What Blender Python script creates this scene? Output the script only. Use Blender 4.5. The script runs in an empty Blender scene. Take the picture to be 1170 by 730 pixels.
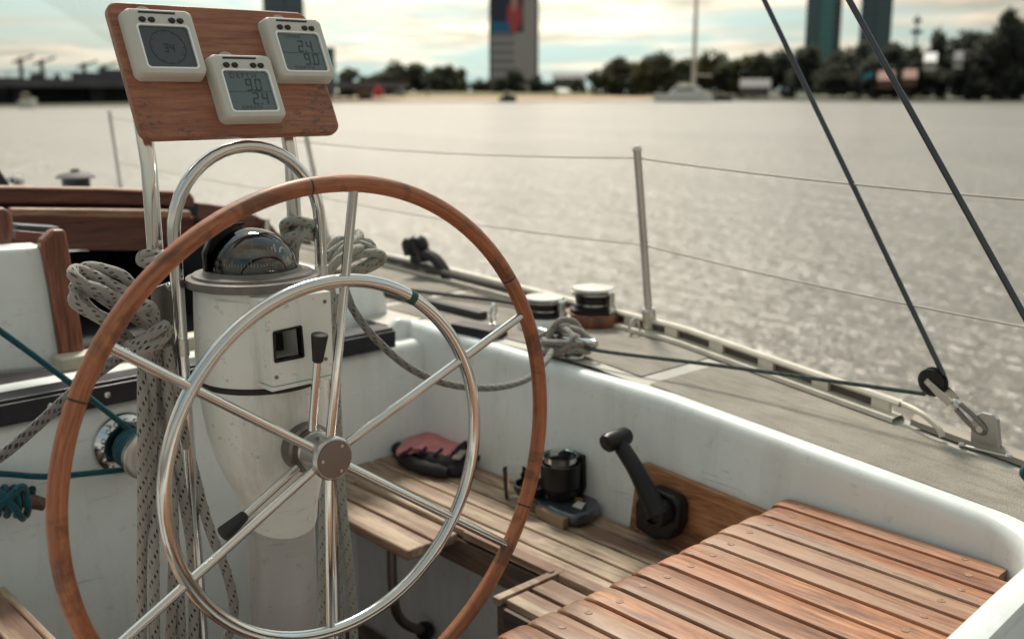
import bpy, math, random
from mathutils import Vector, Matrix
random.seed(7)
PI = math.pi
R_ = math.radians
C = bpy.context.scene.collection
H = 1.9                      # eye height above the water; everything is laid out from the eye, then lifted by H

# ------------------------------------------------------------------ camera geometry (boat axes: x starboard, y bow, z up)
FPX, YAW = 1187.77, .749866
PIT = math.atan(260 / FPX)
FW = Vector((math.sin(YAW) * math.cos(PIT), math.cos(YAW) * math.cos(PIT), -math.sin(PIT)))
RT = Vector((math.cos(YAW), -math.sin(YAW), 0))
UP = RT.cross(FW)
def ray(px, py): return FW + RT * ((px - 585) / FPX) - UP * ((py - 365) / FPX)
def ax_(k, v, px, py):
    d = ray(px, py); return d * (v / d[k])
def ox(v, px, py): return ax_(0, v, px, py)
def oy(v, px, py): return ax_(1, v, px, py)
def oz(v, px, py): return ax_(2, v, px, py)
def far(px, py, D):
    d = ray(px, py); return d * (D / math.hypot(d.x, d.y))
CX = .745                    # boat centreline

# ------------------------------------------------------------------ mesh builder
def frames(P, closed=False, up=None):
    n = len(P); T = []
    for i in range(n):
        if closed: t = P[(i + 1) % n] - P[i - 1]
        else: t = P[min(i + 1, n - 1)] - P[max(i - 1, 0)]
        T.append(t.normalized() if t.length > 1e-9 else Vector((0, 0, 1)))
    a = up or (Vector((0, 0, 1)) if abs(T[0].z) < .9 else Vector((1, 0, 0)))
    N = [(a - T[0] * a.dot(T[0])).normalized()]
    for i in range(1, n):
        q = N[-1] - T[i] * N[-1].dot(T[i]); N.append(q.normalized())
    return T, N
def cr(pts, k=8, closed=False):
    pts = [Vector(p) for p in pts]; n = len(pts); out = []
    rng = range(n if closed else n - 1)
    for i in rng:
        if closed: p0, p1, p2, p3 = pts[i - 1], pts[i], pts[(i + 1) % n], pts[(i + 2) % n]
        else: p0, p1, p2, p3 = pts[max(i - 1, 0)], pts[i], pts[i + 1], pts[min(i + 2, n - 1)]
        for j in range(k):
            t = j / k; t2, t3 = t * t, t * t * t
            out.append(.5 * (2 * p1 + (p2 - p0) * t + (2 * p0 - 5 * p1 + 4 * p2 - p3) * t2 + (3 * p1 - p0 - 3 * p2 + p3) * t3))
    if not closed: out.append(pts[-1])
    return out
class MB:
    def __init__(s): s.v = []; s.f = []; s.uv = []
    def add(s, vs, fs, uvs=None):
        b = len(s.v); s.v += [Vector(v) for v in vs]
        for k, f in enumerate(fs):
            s.f.append([b + i for i in f]); s.uv.append(uvs[k] if uvs else [(0, 0)] * len(f))
        return s
    def box(s, c, d, M=None):
        c = Vector(c); x, y, z = d[0] / 2, d[1] / 2, d[2] / 2
        vs = [Vector((i * x, j * y, k * z)) for i in (-1, 1) for j in (-1, 1) for k in (-1, 1)]
        if M: vs = [M @ v for v in vs]
        return s.add([c + v for v in vs], [(0, 1, 3, 2), (4, 6, 7, 5), (0, 4, 5, 1), (2, 3, 7, 6), (0, 2, 6, 4), (1, 5, 7, 3)])
    def bar(s, a, b, w, h, up=(0, 0, 1)):
        a, b = Vector(a), Vector(b); t = (b - a).normalized(); r = t.cross(Vector(up)).normalized(); u = r.cross(t)
        M = Matrix((r, t, u)).transposed(); return s.box((a + b) / 2, (w, (b - a).length, h), M)
    def tube(s, P, r, n=12, closed=False, cap=True, flat=1.0, up=None):
        P = [Vector(p) for p in P]; T, N = frames(P, closed, up); m = len(P); b = len(s.v); L = [0]
        for i in range(1, m + 1): L.append(L[-1] + (P[i % m] - P[i - 1]).length)
        for i in range(m):
            B = T[i].cross(N[i]); rr = r[i] if isinstance(r, (list, tuple)) else r
            for j in range(n):
                a = 2 * PI * j / n; s.v.append(P[i] + N[i] * (math.cos(a) * rr) + B * (math.sin(a) * rr * flat))
        for i in range(m if closed else m - 1):
            i2 = (i + 1) % m
            for j in range(n):
                j2 = (j + 1) % n
                s.f.append([b + i * n + j, b + i * n + j2, b + i2 * n + j2, b + i2 * n + j])
                s.uv.append([(j / n, L[i]), ((j + 1) / n, L[i]), ((j + 1) / n, L[i + 1]), (j / n, L[i + 1])])
        if cap and not closed:
            s.f.append([b + j for j in reversed(range(n))]); s.uv.append([(0, 0)] * n)
            s.f.append([b + (m - 1) * n + j for j in range(n)]); s.uv.append([(0, 0)] * n)
        return s
    def lathe(s, prof, o, axis=(0, 0, 1), n=32, sx=1.0):
        o = Vector(o); A = Vector(axis).normalized(); N = (Vector((1, 0, 0)) if abs(A.x) < .9 else Vector((0, 0, 1)))
        N = (N - A * N.dot(A)).normalized(); B = A.cross(N); b = len(s.v); m = len(prof)
        for r, h in prof:
            for j in range(n):
                a = 2 * PI * j / n; s.v.append(o + A * h + N * (math.cos(a) * r) + B * (math.sin(a) * r * sx))
        for i in range(m - 1):
            for j in range(n):
                j2 = (j + 1) % n
                s.f.append([b + i * n + j, b + i * n + j2, b + (i + 1) * n + j2, b + (i + 1) * n + j])
                s.uv.append([(j / n, prof[i][1]), ((j + 1) / n, prof[i][1]), ((j + 1) / n, prof[i + 1][1]), (j / n, prof[i + 1][1])])
        s.f.append([b + j for j in reversed(range(n))]); s.uv.append([(0, 0)] * n)
        s.f.append([b + (m - 1) * n + j for j in range(n)]); s.uv.append([(0, 0)] * n)
        return s
    def cyl(s, a, b, r, n=20):
        a, b = Vector(a), Vector(b); return s.lathe([(r, 0), (r, (b - a).length)], a, b - a, n)
    def prism(s, poly, d):
        """poly: list of 3D points (planar), extruded by vector d"""
        p = [Vector(q) for q in poly]; d = Vector(d); n = len(p)
        return s.add(p + [q + d for q in p], [list(reversed(range(n))), list(range(n, 2 * n))] + [(i, (i + 1) % n, n + (i + 1) % n, n + i) for i in range(n)])
    def ball(s, c, r, n=16, m=10, M=None):
        c = Vector(c); r = Vector((r, r, r)) if isinstance(r, (int, float)) else Vector(r); vs = []; fs = []
        for i in range(m + 1):
            t = PI * i / m
            for j in range(n):
                a = 2 * PI * j / n; q = Vector((math.sin(t) * math.cos(a) * r.x, math.sin(t) * math.sin(a) * r.y, math.cos(t) * r.z))
                if M: q = M @ q
                vs.append(c + q)
        for i in range(m):
            for j in range(n): fs.append((i * n + j, (i + 1) * n + j, (i + 1) * n + (j + 1) % n, i * n + (j + 1) % n))
        return s.add(vs, fs)
    def grid(s, rows):
        m = len(rows); n = len(rows[0]); b = len(s.v)
        for r in rows: s.v += [Vector(p) for p in r]
        for i in range(m - 1):
            for j in range(n - 1):
                s.f.append([b + i * n + j, b + i * n + j + 1, b + (i + 1) * n + j + 1, b + (i + 1) * n + j]); s.uv.append([(j, i), (j + 1, i), (j + 1, i + 1), (j, i + 1)])
        return s
    def build(s, name, mat, parent=None, smooth=40, bevel=0, seg=2, wn=False):
        me = bpy.data.meshes.new(name); off = parent_loc(parent)
        me.from_pydata([tuple(v - off) for v in s.v], [], s.f); me.update()
        uvl = me.uv_layers.new(name='UVMap'); k = 0
        for p, uv in zip(me.polygons, s.uv):
            for li, c in zip(p.loop_indices, uv): uvl.data[li].uv = c
        import bmesh
        bm = bmesh.new(); bm.from_mesh(me); bmesh.ops.remove_doubles(bm, verts=bm.verts, dist=1e-6)
        bmesh.ops.recalc_face_normals(bm, faces=bm.faces); bm.to_mesh(me); bm.free()
        if smooth:
            me.polygons.foreach_set('use_smooth', [True] * len(me.polygons)); me.set_sharp_from_angle(angle=R_(smooth))
        me.materials.append(mat)
        o = bpy.data.objects.new(name, me); C.objects.link(o)
        if parent: o.parent = parent
        if bevel:
            b = o.modifiers.new('Bevel', 'BEVEL'); b.width = bevel; b.segments = seg; b.limit_method = 'ANGLE'; b.angle_limit = R_(40)
            b.harden_normals = True
        return o
def parent_loc(p):
    v = Vector((0, 0, 0))
    while p: v = v + Vector(p.location); p = p.parent
    return v
def tag(o, label=None, cat=None, group=None, kind=None):
    if label: o['label'] = label
    if cat: o['category'] = cat
    if group: o['group'] = group
    if kind: o['kind'] = kind
    return o
def thing(name, label, cat, loc, group=None):
    o = bpy.data.objects.new(name, None); C.objects.link(o); o.location = loc; o.empty_display_size = .05
    return tag(o, label, cat, group)

# ------------------------------------------------------------------ materials
class NT:
    def __init__(s, name):
        s.m = bpy.data.materials.new(name); s.m.use_nodes = True; s.t = s.m.node_tree; s.b = s.t.nodes['Principled BSDF']
    def n(s, typ, **kw):
        o = s.t.nodes.new(typ)
        for k, v in kw.items(): setattr(o, k, v)
        return o
    def l(s, a, b): s.t.links.new(a, b)
    def math(s, op, a, b=None, clamp=False):
        o = s.n('ShaderNodeMath', operation=op, use_clamp=clamp)
        for i, q in enumerate((a, b)):
            if q is None: continue
            if isinstance(q, (int, float)): o.inputs[i].default_value = q
            else: s.l(q, o.inputs[i])
        return o.outputs[0]
    def ramp(s, fac, stops, interp='LINEAR'):
        o = s.n('ShaderNodeValToRGB'); cr_ = o.color_ramp; cr_.interpolation = interp
        while len(cr_.elements) < len(stops): cr_.elements.new(.5)
        for e, (p, c) in zip(cr_.elements, stops): e.position = p; e.color = (*c, 1) if len(c) == 3 else c
        s.l(fac, o.inputs[0]); return o.outputs[0]
    def noise(s, vec, scale, detail=4, rough=.55, dist=0):
        o = s.n('ShaderNodeTexNoise'); o.inputs['Scale'].default_value = scale; o.inputs['Detail'].default_value = detail
        o.inputs['Roughness'].default_value = rough; o.inputs['Distortion'].default_value = dist
        if vec: s.l(vec, o.inputs['Vector'])
        return o.outputs[0]
    def obj(s): return s.n('ShaderNodeTexCoord').outputs['Object']
    def gen(s): return s.n('ShaderNodeTexCoord').outputs['Generated']
    def mapv(s, vec, sc=(1, 1, 1), loc=(0, 0, 0), rot=(0, 0, 0)):
        o = s.n('ShaderNodeMapping'); o.inputs['Scale'].default_value = sc; o.inputs['Location'].default_value = loc; o.inputs['Rotation'].default_value = rot
        s.l(vec, o.inputs['Vector']); return o.outputs[0]
    def mix(s, fac, a, b, blend='MIX'):
        o = s.n('ShaderNodeMix', data_type='RGBA', blend_type=blend)
        for i, q in ((0, fac), (6, a), (7, b)):
            if isinstance(q, (int, float)): o.inputs[i].default_value = q
            elif isinstance(q, tuple): o.inputs[i].default_value = (*q, 1)
            else: s.l(q, o.inputs[i])
        return o.outputs[2]
    def bump(s, h, strength=.3, dist=.002):
        o = s.n('ShaderNodeBump'); o.inputs['Strength'].default_value = strength; o.inputs['Distance'].default_value = dist
        s.l(h, o.inputs['Height']); s.l(o.outputs[0], s.b.inputs['Normal']); return o
    def set(s, **kw):
        names = dict(col='Base Color', rough='Roughness', metal='Metallic', spec='Specular IOR Level', coat='Coat Weight', coatr='Coat Roughness', trans='Transmission Weight', ior='IOR', sheen='Sheen Weight')
        for k, v in kw.items():
            i = s.b.inputs[names[k]]
            if isinstance(v, tuple): i.default_value = (*v, 1)
            elif isinstance(v, (int, float)): i.default_value = v
            else: s.l(v, i)
        return s
def plain(name, col, rough=.5, metal=0, var=.15, scale=30, bump=0, **kw):
    m = NT(name); v = m.noise(m.obj(), scale, 5)
    c = m.ramp(v, [(.25, tuple(x * (1 - var) for x in col)), (.75, tuple(min(1, x * (1 + var)) for x in col))])
    m.set(col=c, rough=m.math('ADD', m.math('MULTIPLY', m.math('SUBTRACT', v, .5), .25), rough, True), metal=metal, **kw)
    if bump: m.bump(m.noise(m.obj(), scale * 6, 4), bump, .001)
    return m.m
def wood(name, stops, axis=(40, 3, 40), rough=.5, uv=False, coat=0, stain=None, stain_amt=.5, seam=None, bump=.25, island=True, rand=.35, scuff=False, st0=.52, grime=0):
    m = NT(name)
    if uv:
        u = m.n('ShaderNodeUVMap').outputs[0]; vec = m.mapv(u, (6, 9, 1)); sv = m.mapv(u, (3, 30, 1))
        o = m.obj(); vec = m.mapv(o, (22, 22, 22)); 
        base = m.noise(m.mapv(u, (12, 7, 1)), 1.0, 6, .65, .8)
        fine = m.noise(m.mapv(u, (70, 60, 1)), 1.0, 4, .7)
    else:
        o = m.obj()
        if island:
            rp = m.n('ShaderNodeNewGeometry').outputs['Random Per Island']
            cb = m.n('ShaderNodeCombineXYZ'); m.l(m.math('MULTIPLY', rp, 37.), cb.inputs[0]); m.l(m.math('MULTIPLY', rp, 91.), cb.inputs[1]); m.l(m.math('MULTIPLY', rp, 53.), cb.inputs[2])
            ad = m.n('ShaderNodeVectorMath', operation='ADD'); m.l(o, ad.inputs[0]); m.l(cb.outputs[0], ad.inputs[1]); o = ad.outputs[0]
        base = m.noise(m.mapv(o, axis), 1.0, 5, .6, 1.2)
        fine = m.noise(m.mapv(o, tuple(a * 5 for a in axis)), 1.0, 3, .6)
    f = m.math('ADD', m.math('MULTIPLY', m.math('SUBTRACT', m.math('ADD', m.math('MULTIPLY', base, .62), m.math('MULTIPLY', fine, .38)), .5), 2.1), .5, True)
    c = m.ramp(f, stops)
    if island and not uv:
        val = m.math('ADD', m.math('MULTIPLY', rp, rand), 1 - rand / 2)
        hs = m.n('ShaderNodeHueSaturation'); m.l(val, hs.inputs['Value']); m.l(c, hs.inputs['Color']); c = hs.outputs[0]
    if stain:
        sn = m.noise(m.mapv(m.obj(), tuple(a * .3 for a in axis)), 1.0, 6, .65, .5)
        sf = m.ramp(sn, [(st0, (0, 0, 0)), (st0 + .09, (1, 1, 1))])
        if scuff:
            sz = m.n('ShaderNodeSeparateXYZ'); m.l(m.obj(), sz.inputs[0]); g1 = m.noise(m.mapv(m.obj(), (90, 150, 150)), 1, 6, .75, .4); g2 = m.noise(m.obj(), 14, 4)
            sf = m.math('MULTIPLY', m.math('MULTIPLY', m.ramp(g1, [(.52, (0, 0, 0)), (.6, (1, 1, 1))]), m.ramp(g2, [(.42, (0, 0, 0)), (.58, (1, 1, 1))])), m.ramp(sz.outputs[2], [(0, (1, 1, 1)), (.07, (.9, .9, .9)), (.12, (.25, .25, .25))]))
        c = m.mix(m.math('MULTIPLY', sf, stain_amt), c, stain)
    if grime:
        gn = m.noise(m.mapv(m.obj(), tuple(a * .9 for a in axis)), 1.0, 7, .75, .8); gm = m.noise(m.obj(), 9, 5, .7)
        gf = m.math('MULTIPLY', m.ramp(gn, [(.5, (0, 0, 0)), (.62, (1, 1, 1))]), m.ramp(gm, [(.42, (0, 0, 0)), (.62, (1, 1, 1))]))
        c = m.mix(m.math('MULTIPLY', gf, grime), c, (.07, .04, .03))
    if seam:
        v = m.n('ShaderNodeSeparateXYZ'); m.l(m.n('ShaderNodeUVMap').outputs[0], v.inputs[0])
        fr = m.math('FRACT', m.math('ADD', m.math('DIVIDE', v.outputs[1], seam), .5 + .087))
        d = m.math('ABSOLUTE', m.math('SUBTRACT', fr, .5)); k = m.math('LESS_THAN', d, .0035); c = m.mix(k, c, (.02, .012, .01))
    m.set(col=c, rough=m.math('ADD', m.math('MULTIPLY', fine, .3), rough - .15, True), coat=coat, coatr=.15)
    if bump: m.bump(f, bump, .0015)
    return m.m
def rope(name, base, fleck, pitch=.028, n=3, amt=.2):
    m = NT(name); v = m.n('ShaderNodeSeparateXYZ'); m.l(m.n('ShaderNodeUVMap').outputs[0], v.inputs[0]); u, w = v.outputs[0], v.outputs[1]
    def diag(k, p, sg): return m.math('FRACT', m.math('ADD', m.math('MULTIPLY', u, k), m.math('MULTIPLY', w, sg / p)))
    a, b = diag(n, pitch, 1), diag(n, pitch, -1)
    fl = m.math('MULTIPLY', m.math('LESS_THAN', a, amt), m.math('LESS_THAN', b, amt * 1.6))
    a2 = m.math('MULTIPLY', m.math('LESS_THAN', m.math('FRACT', m.math('ADD', a, .55)), amt), m.math('LESS_THAN', b, amt * 1.6))
    fl = m.math('MAXIMUM', fl, a2)
    ga, gb = diag(14, .0085, 1), diag(14, .0085, -1)
    br = m.math('MULTIPLY', m.math('PINGPONG', ga, .5), m.math('PINGPONG', gb, .5))
    dirt = m.noise(m.obj(), 25, 4)
    bc = m.mix(dirt, tuple(x * .8 for x in base), base)
    bc = m.mix(m.math('MULTIPLY', m.math('SUBTRACT', .25, br), 1.4), bc, tuple(x * .35 for x in base))
    c = m.mix(m.math('MULTIPLY', fl, m.math('MULTIPLY', dirt, 1.7, True)), bc, fleck)
    m.set(col=c, rough=.85, sheen=.2, spec=.2); m.bump(br, 1.0, .003); return m.m

M = {}
def gel(name, col, dirt=.35, stain=(.3, .26, .2)):
    m = NT(name); o = m.obj(); a = m.noise(o, 3, 6, .65); b = m.noise(m.mapv(o, (14, 14, 2.5)), 1.0, 6, .7); g = m.noise(o, 45, 5, .7)
    c = m.mix(m.ramp(a, [(.35, (0, 0, 0)), (.75, (1, 1, 1))]), col, tuple(x * .86 for x in col))
    c = m.mix(m.math('MULTIPLY', m.ramp(b, [(.5, (0, 0, 0)), (.68, (1, 1, 1))]), dirt), c, stain)
    c = m.mix(m.math('MULTIPLY', m.ramp(g, [(.61, (0, 0, 0)), (.67, (1, 1, 1))]), dirt), c, tuple(x * .6 for x in stain))
    sc_ = m.noise(m.mapv(o, (7, 9, 110)), 1.0, 4, .6, .6); c = m.mix(m.math('MULTIPLY', m.math('MULTIPLY', m.ramp(sc_, [(.62, (0, 0, 0)), (.68, (1, 1, 1))]), m.ramp(m.noise(o, 4, 3), [(.5, (0, 0, 0)), (.6, (1, 1, 1))])), .45), c, (.22, .2, .19))
    m.set(col=c, rough=m.math('ADD', m.math('MULTIPLY', a, .3), .2)); m.bump(m.noise(o, 9, 3), .08, .004); return m.m
M['gel'] = gel('gelcoat', (.80, .84, .835), .18)
M['ped'] = gel('worn_white_paint', (.82, .83, .79), .4, (.34, .27, .19))
M['well'] = gel('gelcoat_well_shade', (.55, .54, .54), .3)  # white well walls greyed: the shade below the benches is in the colour
M['column'] = gel('column_grey', (.44, .42, .41), .35, (.2, .17, .15))  # grey base with stains, darker than the white housing above
def steel(name, col=(.72, .71, .69), rough=.12, sc=60):
    m = NT(name); o = m.obj(); v = m.noise(o, sc, 5, .7); w = m.noise(o, 6, 4)
    m.set(col=m.ramp(w, [(.3, tuple(x * .85 for x in col)), (.7, col)]), metal=1, rough=m.math('ADD', m.math('MULTIPLY', v, .16), rough - .06, True)); m.bump(v, .03, .001); return m.m
M['chrome'] = steel('polished_steel')
M['satin'] = steel('satin_steel', (.62, .6, .58), .28, 120)
M['brushed'] = steel('brushed_steel', (.24, .22, .21), .36, 200)
M['plate'] = steel('weathered_steel', (.46, .44, .42), .3, 120)
M['dark_steel'] = steel('dark_wire', (.1, .105, .12), .4, 150)
M['alloy'] = plain('anodised_alloy', (.62, .58, .5), .5, .15, .12, 30)
M['black'] = plain('black_plastic', (.009, .009, .011), .4, 0, .4, 40, .1, spec=.35)
M['card_black'] = plain('card_black', (.006, .006, .007), .6, 0, .2, 40, spec=.1)
M['track'] = plain('black_anodised', (.022, .021, .028), .35, .3, .3, 30)
M['flange'] = plain('flange_brown', (.15, .13, .12), .42, 0, .3, 60, .1)
M['rubber'] = plain('black_rubber', (.016, .014, .015), .6, 0, .3, 80, .15)
M['bezel'] = plain('instrument_grey', (.57, .55, .5), .5, 0, .06, 20, .05)
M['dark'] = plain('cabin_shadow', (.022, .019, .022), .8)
M['beige'] = plain('beige_trim', (.55, .5, .4), .5, 0, .15, 12)
M['teak_rim'] = wood('varnished_rim', [(.12, (.10, .028, .013)), (.45, (.32, .098, .04)), (.85, (.50, .2, .085))], uv=True, rough=.48, coat=.12, seam=2 * PI * .38 / 6, stain=(.055, .022, .014), stain_amt=.6, bump=.4)
M['mahogany'] = wood('mahogany', [(.1, (.13, .04, .022)), (.5, (.29, .105, .056)), (.9, (.40, .17, .095))], axis=(5, 60, 60), rough=.5, coat=.05, stain=(.06, .05, .05), stain_amt=.85, island=False, scuff=True)
M['mahogany_post'] = wood('mahogany_trim', [(.25, (.08, .022, .012)), (.5, (.19, .06, .03)), (.75, (.3, .11, .06))], axis=(30, 30, 3), rough=.42, coat=.2, stain=(.07, .05, .04))
M['lever_board'] = wood('orange_teak_board', [(.15, (.13, .05, .025)), (.5, (.34, .15, .065)), (.85, (.48, .25, .13))], axis=(40, 5, 40), rough=.5, stain=(.10, .05, .03), stain_amt=.7, grime=.6)
M['mahogany_dark'] = wood('dark_mahogany', [(.25, (.06, .016, .012)), (.5, (.13, .038, .026)), (.75, (.2, .07, .05))], axis=(3, 30, 40), rough=.45, coat=.2)
M['rail_wood'] = wood('pale_rail_wood', [(.25, (.16, .07, .04)), (.5, (.3, .15, .09)), (.75, (.42, .25, .16))], axis=(3, 30, 40), rough=.45)
M['seat'] = wood('seat_teak', [(.1, (.07, .024, .014)), (.4, (.245, .095, .043)), (.64, (.37, .165, .08)), (.92, (.52, .3, .18))], axis=(45, 3.5, 45), rough=.5, stain=(.38, .26, .18), stain_amt=.6, rand=.6, st0=.49, grime=.75)
M['bench'] = wood('grey_teak', [(.15, (.14, .085, .055)), (.45, (.37, .265, .18)), (.8, (.55, .44, .32))], axis=(45, 3.5, 45), rough=.65, stain=(.17, .075, .045), stain_amt=.8, rand=.5, st0=.48, grime=.7)
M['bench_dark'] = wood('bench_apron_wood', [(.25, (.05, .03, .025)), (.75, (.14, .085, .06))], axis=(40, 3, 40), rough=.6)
M['plug'] = wood('teak_plug', [(.3, (.16, .075, .045)), (.7, (.36, .2, .125))], axis=(60, 60, 60), rough=.5)
M['rope_b'] = rope('white_rope_black_fleck', (.43, .40, .37), (.02, .02, .03))
M['rope_g'] = rope('white_rope_green_fleck', (.46, .43, .38), (.03, .16, .14))
M['rope_grey'] = rope('grey_rope', (.26, .24, .24), (.03, .03, .035), amt=.3)
M['rope_t'] = rope('teal_rope', (.01, .105, .14), (.004, .03, .04))
M['rope_dg'] = rope('dark_green_line', (.10, .12, .11), (.012, .045, .045), .02, 2, .3)
M['rope_g2'] = rope('grey_green_fleck_rope', (.30, .285, .26), (.02, .07, .065), amt=.26); M['rope_belay'] = rope('grey_belay_rope', (.36, .34, .3), (.05, .07, .07)); M['sheet'] = plain('dark_sheet', (.07, .062, .06), .85)
M['tape'] = plain('green_tape', (.012, .075, .065), .5)
def nonskid():
    m = NT('nonskid_deck'); o = m.obj(); v = m.n('ShaderNodeTexVoronoi'); v.inputs['Scale'].default_value = 330; m.l(o, v.inputs['Vector'])
    a = m.noise(o, 5, 6, .65); b = m.noise(m.mapv(o, (40, 8, 8)), 1, 5, .7)
    c = m.ramp(a, [(.3, (.25, .225, .19)), (.7, (.37, .345, .3))]); c = m.mix(m.math('MULTIPLY', m.ramp(b, [(.48, (0, 0, 0)), (.66, (1, 1, 1))]), .45), c, (.15, .125, .10))
    m.set(col=c, rough=.8, spec=.3); m.bump(v.outputs['Distance'], .7, .002); return m.m
M['nonskid'] = nonskid()
M['deck'] = plain('deck_paint', (.48, .46, .41), .5, 0, .08, 8, .05)
M['hull'] = plain('hull_white', (.6, .6, .58), .35, 0, .06, 4)
M['lcd'] = plain('lcd_screen', (.085, .128, .145), .25, 0, .05, 8, coat=.6, coatr=.05)
M['lcd_dark'] = plain('lcd_screen_dark', (.036, .05, .066), .25, 0, .05, 8, coat=.6, coatr=.05)
M['ink'] = plain('lcd_ink', (.036, .05, .058), .4)
M['ink2'] = plain('lcd_ink_dim', (.018, .024, .034), .4)
M['white'] = plain('white_mark', (.7, .7, .66), .5)
M['rim_glint'] = plain('painted_rim_glint', (.86, .88, .88), .3, 0, .03)  # near-white that stands in for the reflection round the screens
M['clear_tab'] = plain('translucent_tab', (.42, .38, .33), .3)
M['pink'] = plain('pink_fabric', (.56, .21, .215), .85, 0, .25, 40, .5)
M['black_fabric'] = plain('black_fabric', (.016, .014, .018), .8, 0, .3, 50, .5)
M['grey_fabric'] = plain('grey_strap', (.3, .27, .24), .8, 0, .2, 50, .4)
M['card'] = plain('tan_card', (.3, .2, .13), .7, 0, .15, 20)
M['yellow'] = plain('yellow_print', (.4, .22, .03), .5)
M['foil'] = plain('clear_wrap_dark', (.05, .055, .07), .18, 0, .3, 30, coat=.8)
def clear(name, tint=(.9, .92, .9), k=.3):
    m = NT(name); t = m.n('ShaderNodeBsdfTransparent'); t.inputs[0].default_value = (*tint, 1); g = m.n('ShaderNodeBsdfGlossy'); g.inputs['Roughness'].default_value = .03
    f = m.n('ShaderNodeFresnel'); f.inputs[0].default_value = 1.5; x = m.n('ShaderNodeMixShader'); m.l(m.math('ADD', f.outputs[0], k * .1, True), x.inputs[0]); m.l(t.outputs[0], x.inputs[1]); m.l(g.outputs[0], x.inputs[2])
    m.l(x.outputs[0], m.t.nodes['Material Output'].inputs[0]); return m.m
M['glass'] = clear('clear_glass')
M['faint_glass'] = clear('faint_glass', (.97, .97, .96), -.25)
M['smoke'] = clear('smoked_dome', (.6, .57, .54), .6)
def facade(name, wall, glass, sx, sz, fr=.3, metal=0):
    m = NT(name); v = m.n('ShaderNodeSeparateXYZ'); m.l(m.obj(), v.inputs[0])
    a = m.math('FRACT', m.math('MULTIPLY', m.math('ADD', v.outputs[0], m.math('MULTIPLY', v.outputs[1], 1.0)), sx)); b = m.math('FRACT', m.math('MULTIPLY', v.outputs[2], sz))
    k = m.math('MULTIPLY', m.math('GREATER_THAN', a, fr), m.math('GREATER_THAN', b, fr * 1.3))
    m.set(col=m.mix(k, wall, glass), rough=m.math('SUBTRACT', .6, m.math('MULTIPLY', k, .45)), metal=metal); return m.m
M['hotel'] = facade('hotel_facade', (.42, .38, .375), (.19, .2, .22), .5, .3, .38)
M['curtain'] = facade('curtain_wall', (.07, .08, .095), (.06, .11, .13), .35, .28, .12)
M['curtain_teal'] = facade('curtain_wall_teal', (.05, .12, .13), (.06, .19, .2), .35, .28, .12)
M['curtain_dark'] = plain('dark_glass', (.03, .037, .055), .25)
M['lowbuild'] = facade('pavilion_wall', (.2, .19, .17), (.05, .055, .065), .3, .3, .4)
M['roof'] = plain('grey_roof', (.11, .105, .11), .7)
M['concrete'] = plain('dark_concrete', (.085, .083, .098), .85, 0, .3, .3)
M['bright'] = plain('white_boat_paint', (.75, .75, .72), .4)
M['red'] = plain('red_cloth', (.5, .05, .06), .7)
M['cream'] = plain('cream_cloth', (.62, .52, .36), .7)
M['orange'] = plain('orange_cloth', (.22, .10, .065), .7)
M['blue'] = plain('poster_blue', (.02, .15, .34), .6); M['navy'] = plain('poster_navy', (.03, .04, .07), .6)
M['rosy'] = plain('poster_rose', (.5, .07, .09), .6); M['skin'] = plain('poster_peach', (.5, .3, .26), .6)
M['tealp'] = plain('teal_sheet', (.03, .2, .24), .5)
M['car_dark'] = plain('dark_car_paint', (.03, .035, .045), .3)
M['bark'] = plain('bark', (.04, .03, .025), .9)
M['wire_l'] = plain('lifeline_wire', (.45, .42, .37), .6, 0, .1, 50)
def leaf(name, a, b):
    m = NT(name); rp = m.n('ShaderNodeNewGeometry').outputs['Random Per Island']
    m.set(col=m.ramp(rp, [(0, a), (1, b)]), rough=.7, spec=.2); tl = m.n('ShaderNodeBsdfTranslucent'); tl.inputs[0].default_value = (*[q * 1.5 for q in b], 1); mx = m.n('ShaderNodeMixShader'); mx.inputs[0].default_value = .4; m.l(m.b.outputs[0], mx.inputs[1]); m.l(tl.outputs[0], mx.inputs[2]); m.l(mx.outputs[0], m.t.nodes['Material Output'].inputs[0]); return m.m
M['leaf'] = [leaf('foliage_dark', (.05, .058, .045), (.115, .12, .075)), leaf('foliage_mid', (.045, .05, .025), (.11, .11, .05)), leaf('foliage_deep', (.04, .045, .045), (.085, .09, .07))]
def ground(name, a, b, sc):
    m = NT(name); m.set(col=m.ramp(m.noise(m.obj(), sc, 6), [(.3, a), (.7, b)]), rough=.9); return m.m
M['land'] = ground('river_bank', (.05, .055, .03), (.09, .09, .045), .05)
M['grass'] = ground('bank_grass', (.13, .12, .04), (.2, .17, .06), .2)
M['sand'] = ground('beach_sand', (.42, .31, .2), (.5, .38, .27), .1)
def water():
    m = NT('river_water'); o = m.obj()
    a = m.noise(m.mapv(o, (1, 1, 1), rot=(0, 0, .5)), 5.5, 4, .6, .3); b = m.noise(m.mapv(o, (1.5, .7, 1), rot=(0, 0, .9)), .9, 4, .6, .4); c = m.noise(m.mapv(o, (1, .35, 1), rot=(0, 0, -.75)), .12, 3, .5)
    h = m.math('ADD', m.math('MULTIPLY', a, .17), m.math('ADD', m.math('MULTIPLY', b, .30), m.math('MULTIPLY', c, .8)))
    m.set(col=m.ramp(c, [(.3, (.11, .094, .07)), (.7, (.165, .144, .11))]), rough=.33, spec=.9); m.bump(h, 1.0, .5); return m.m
M['water'] = water()

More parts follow.
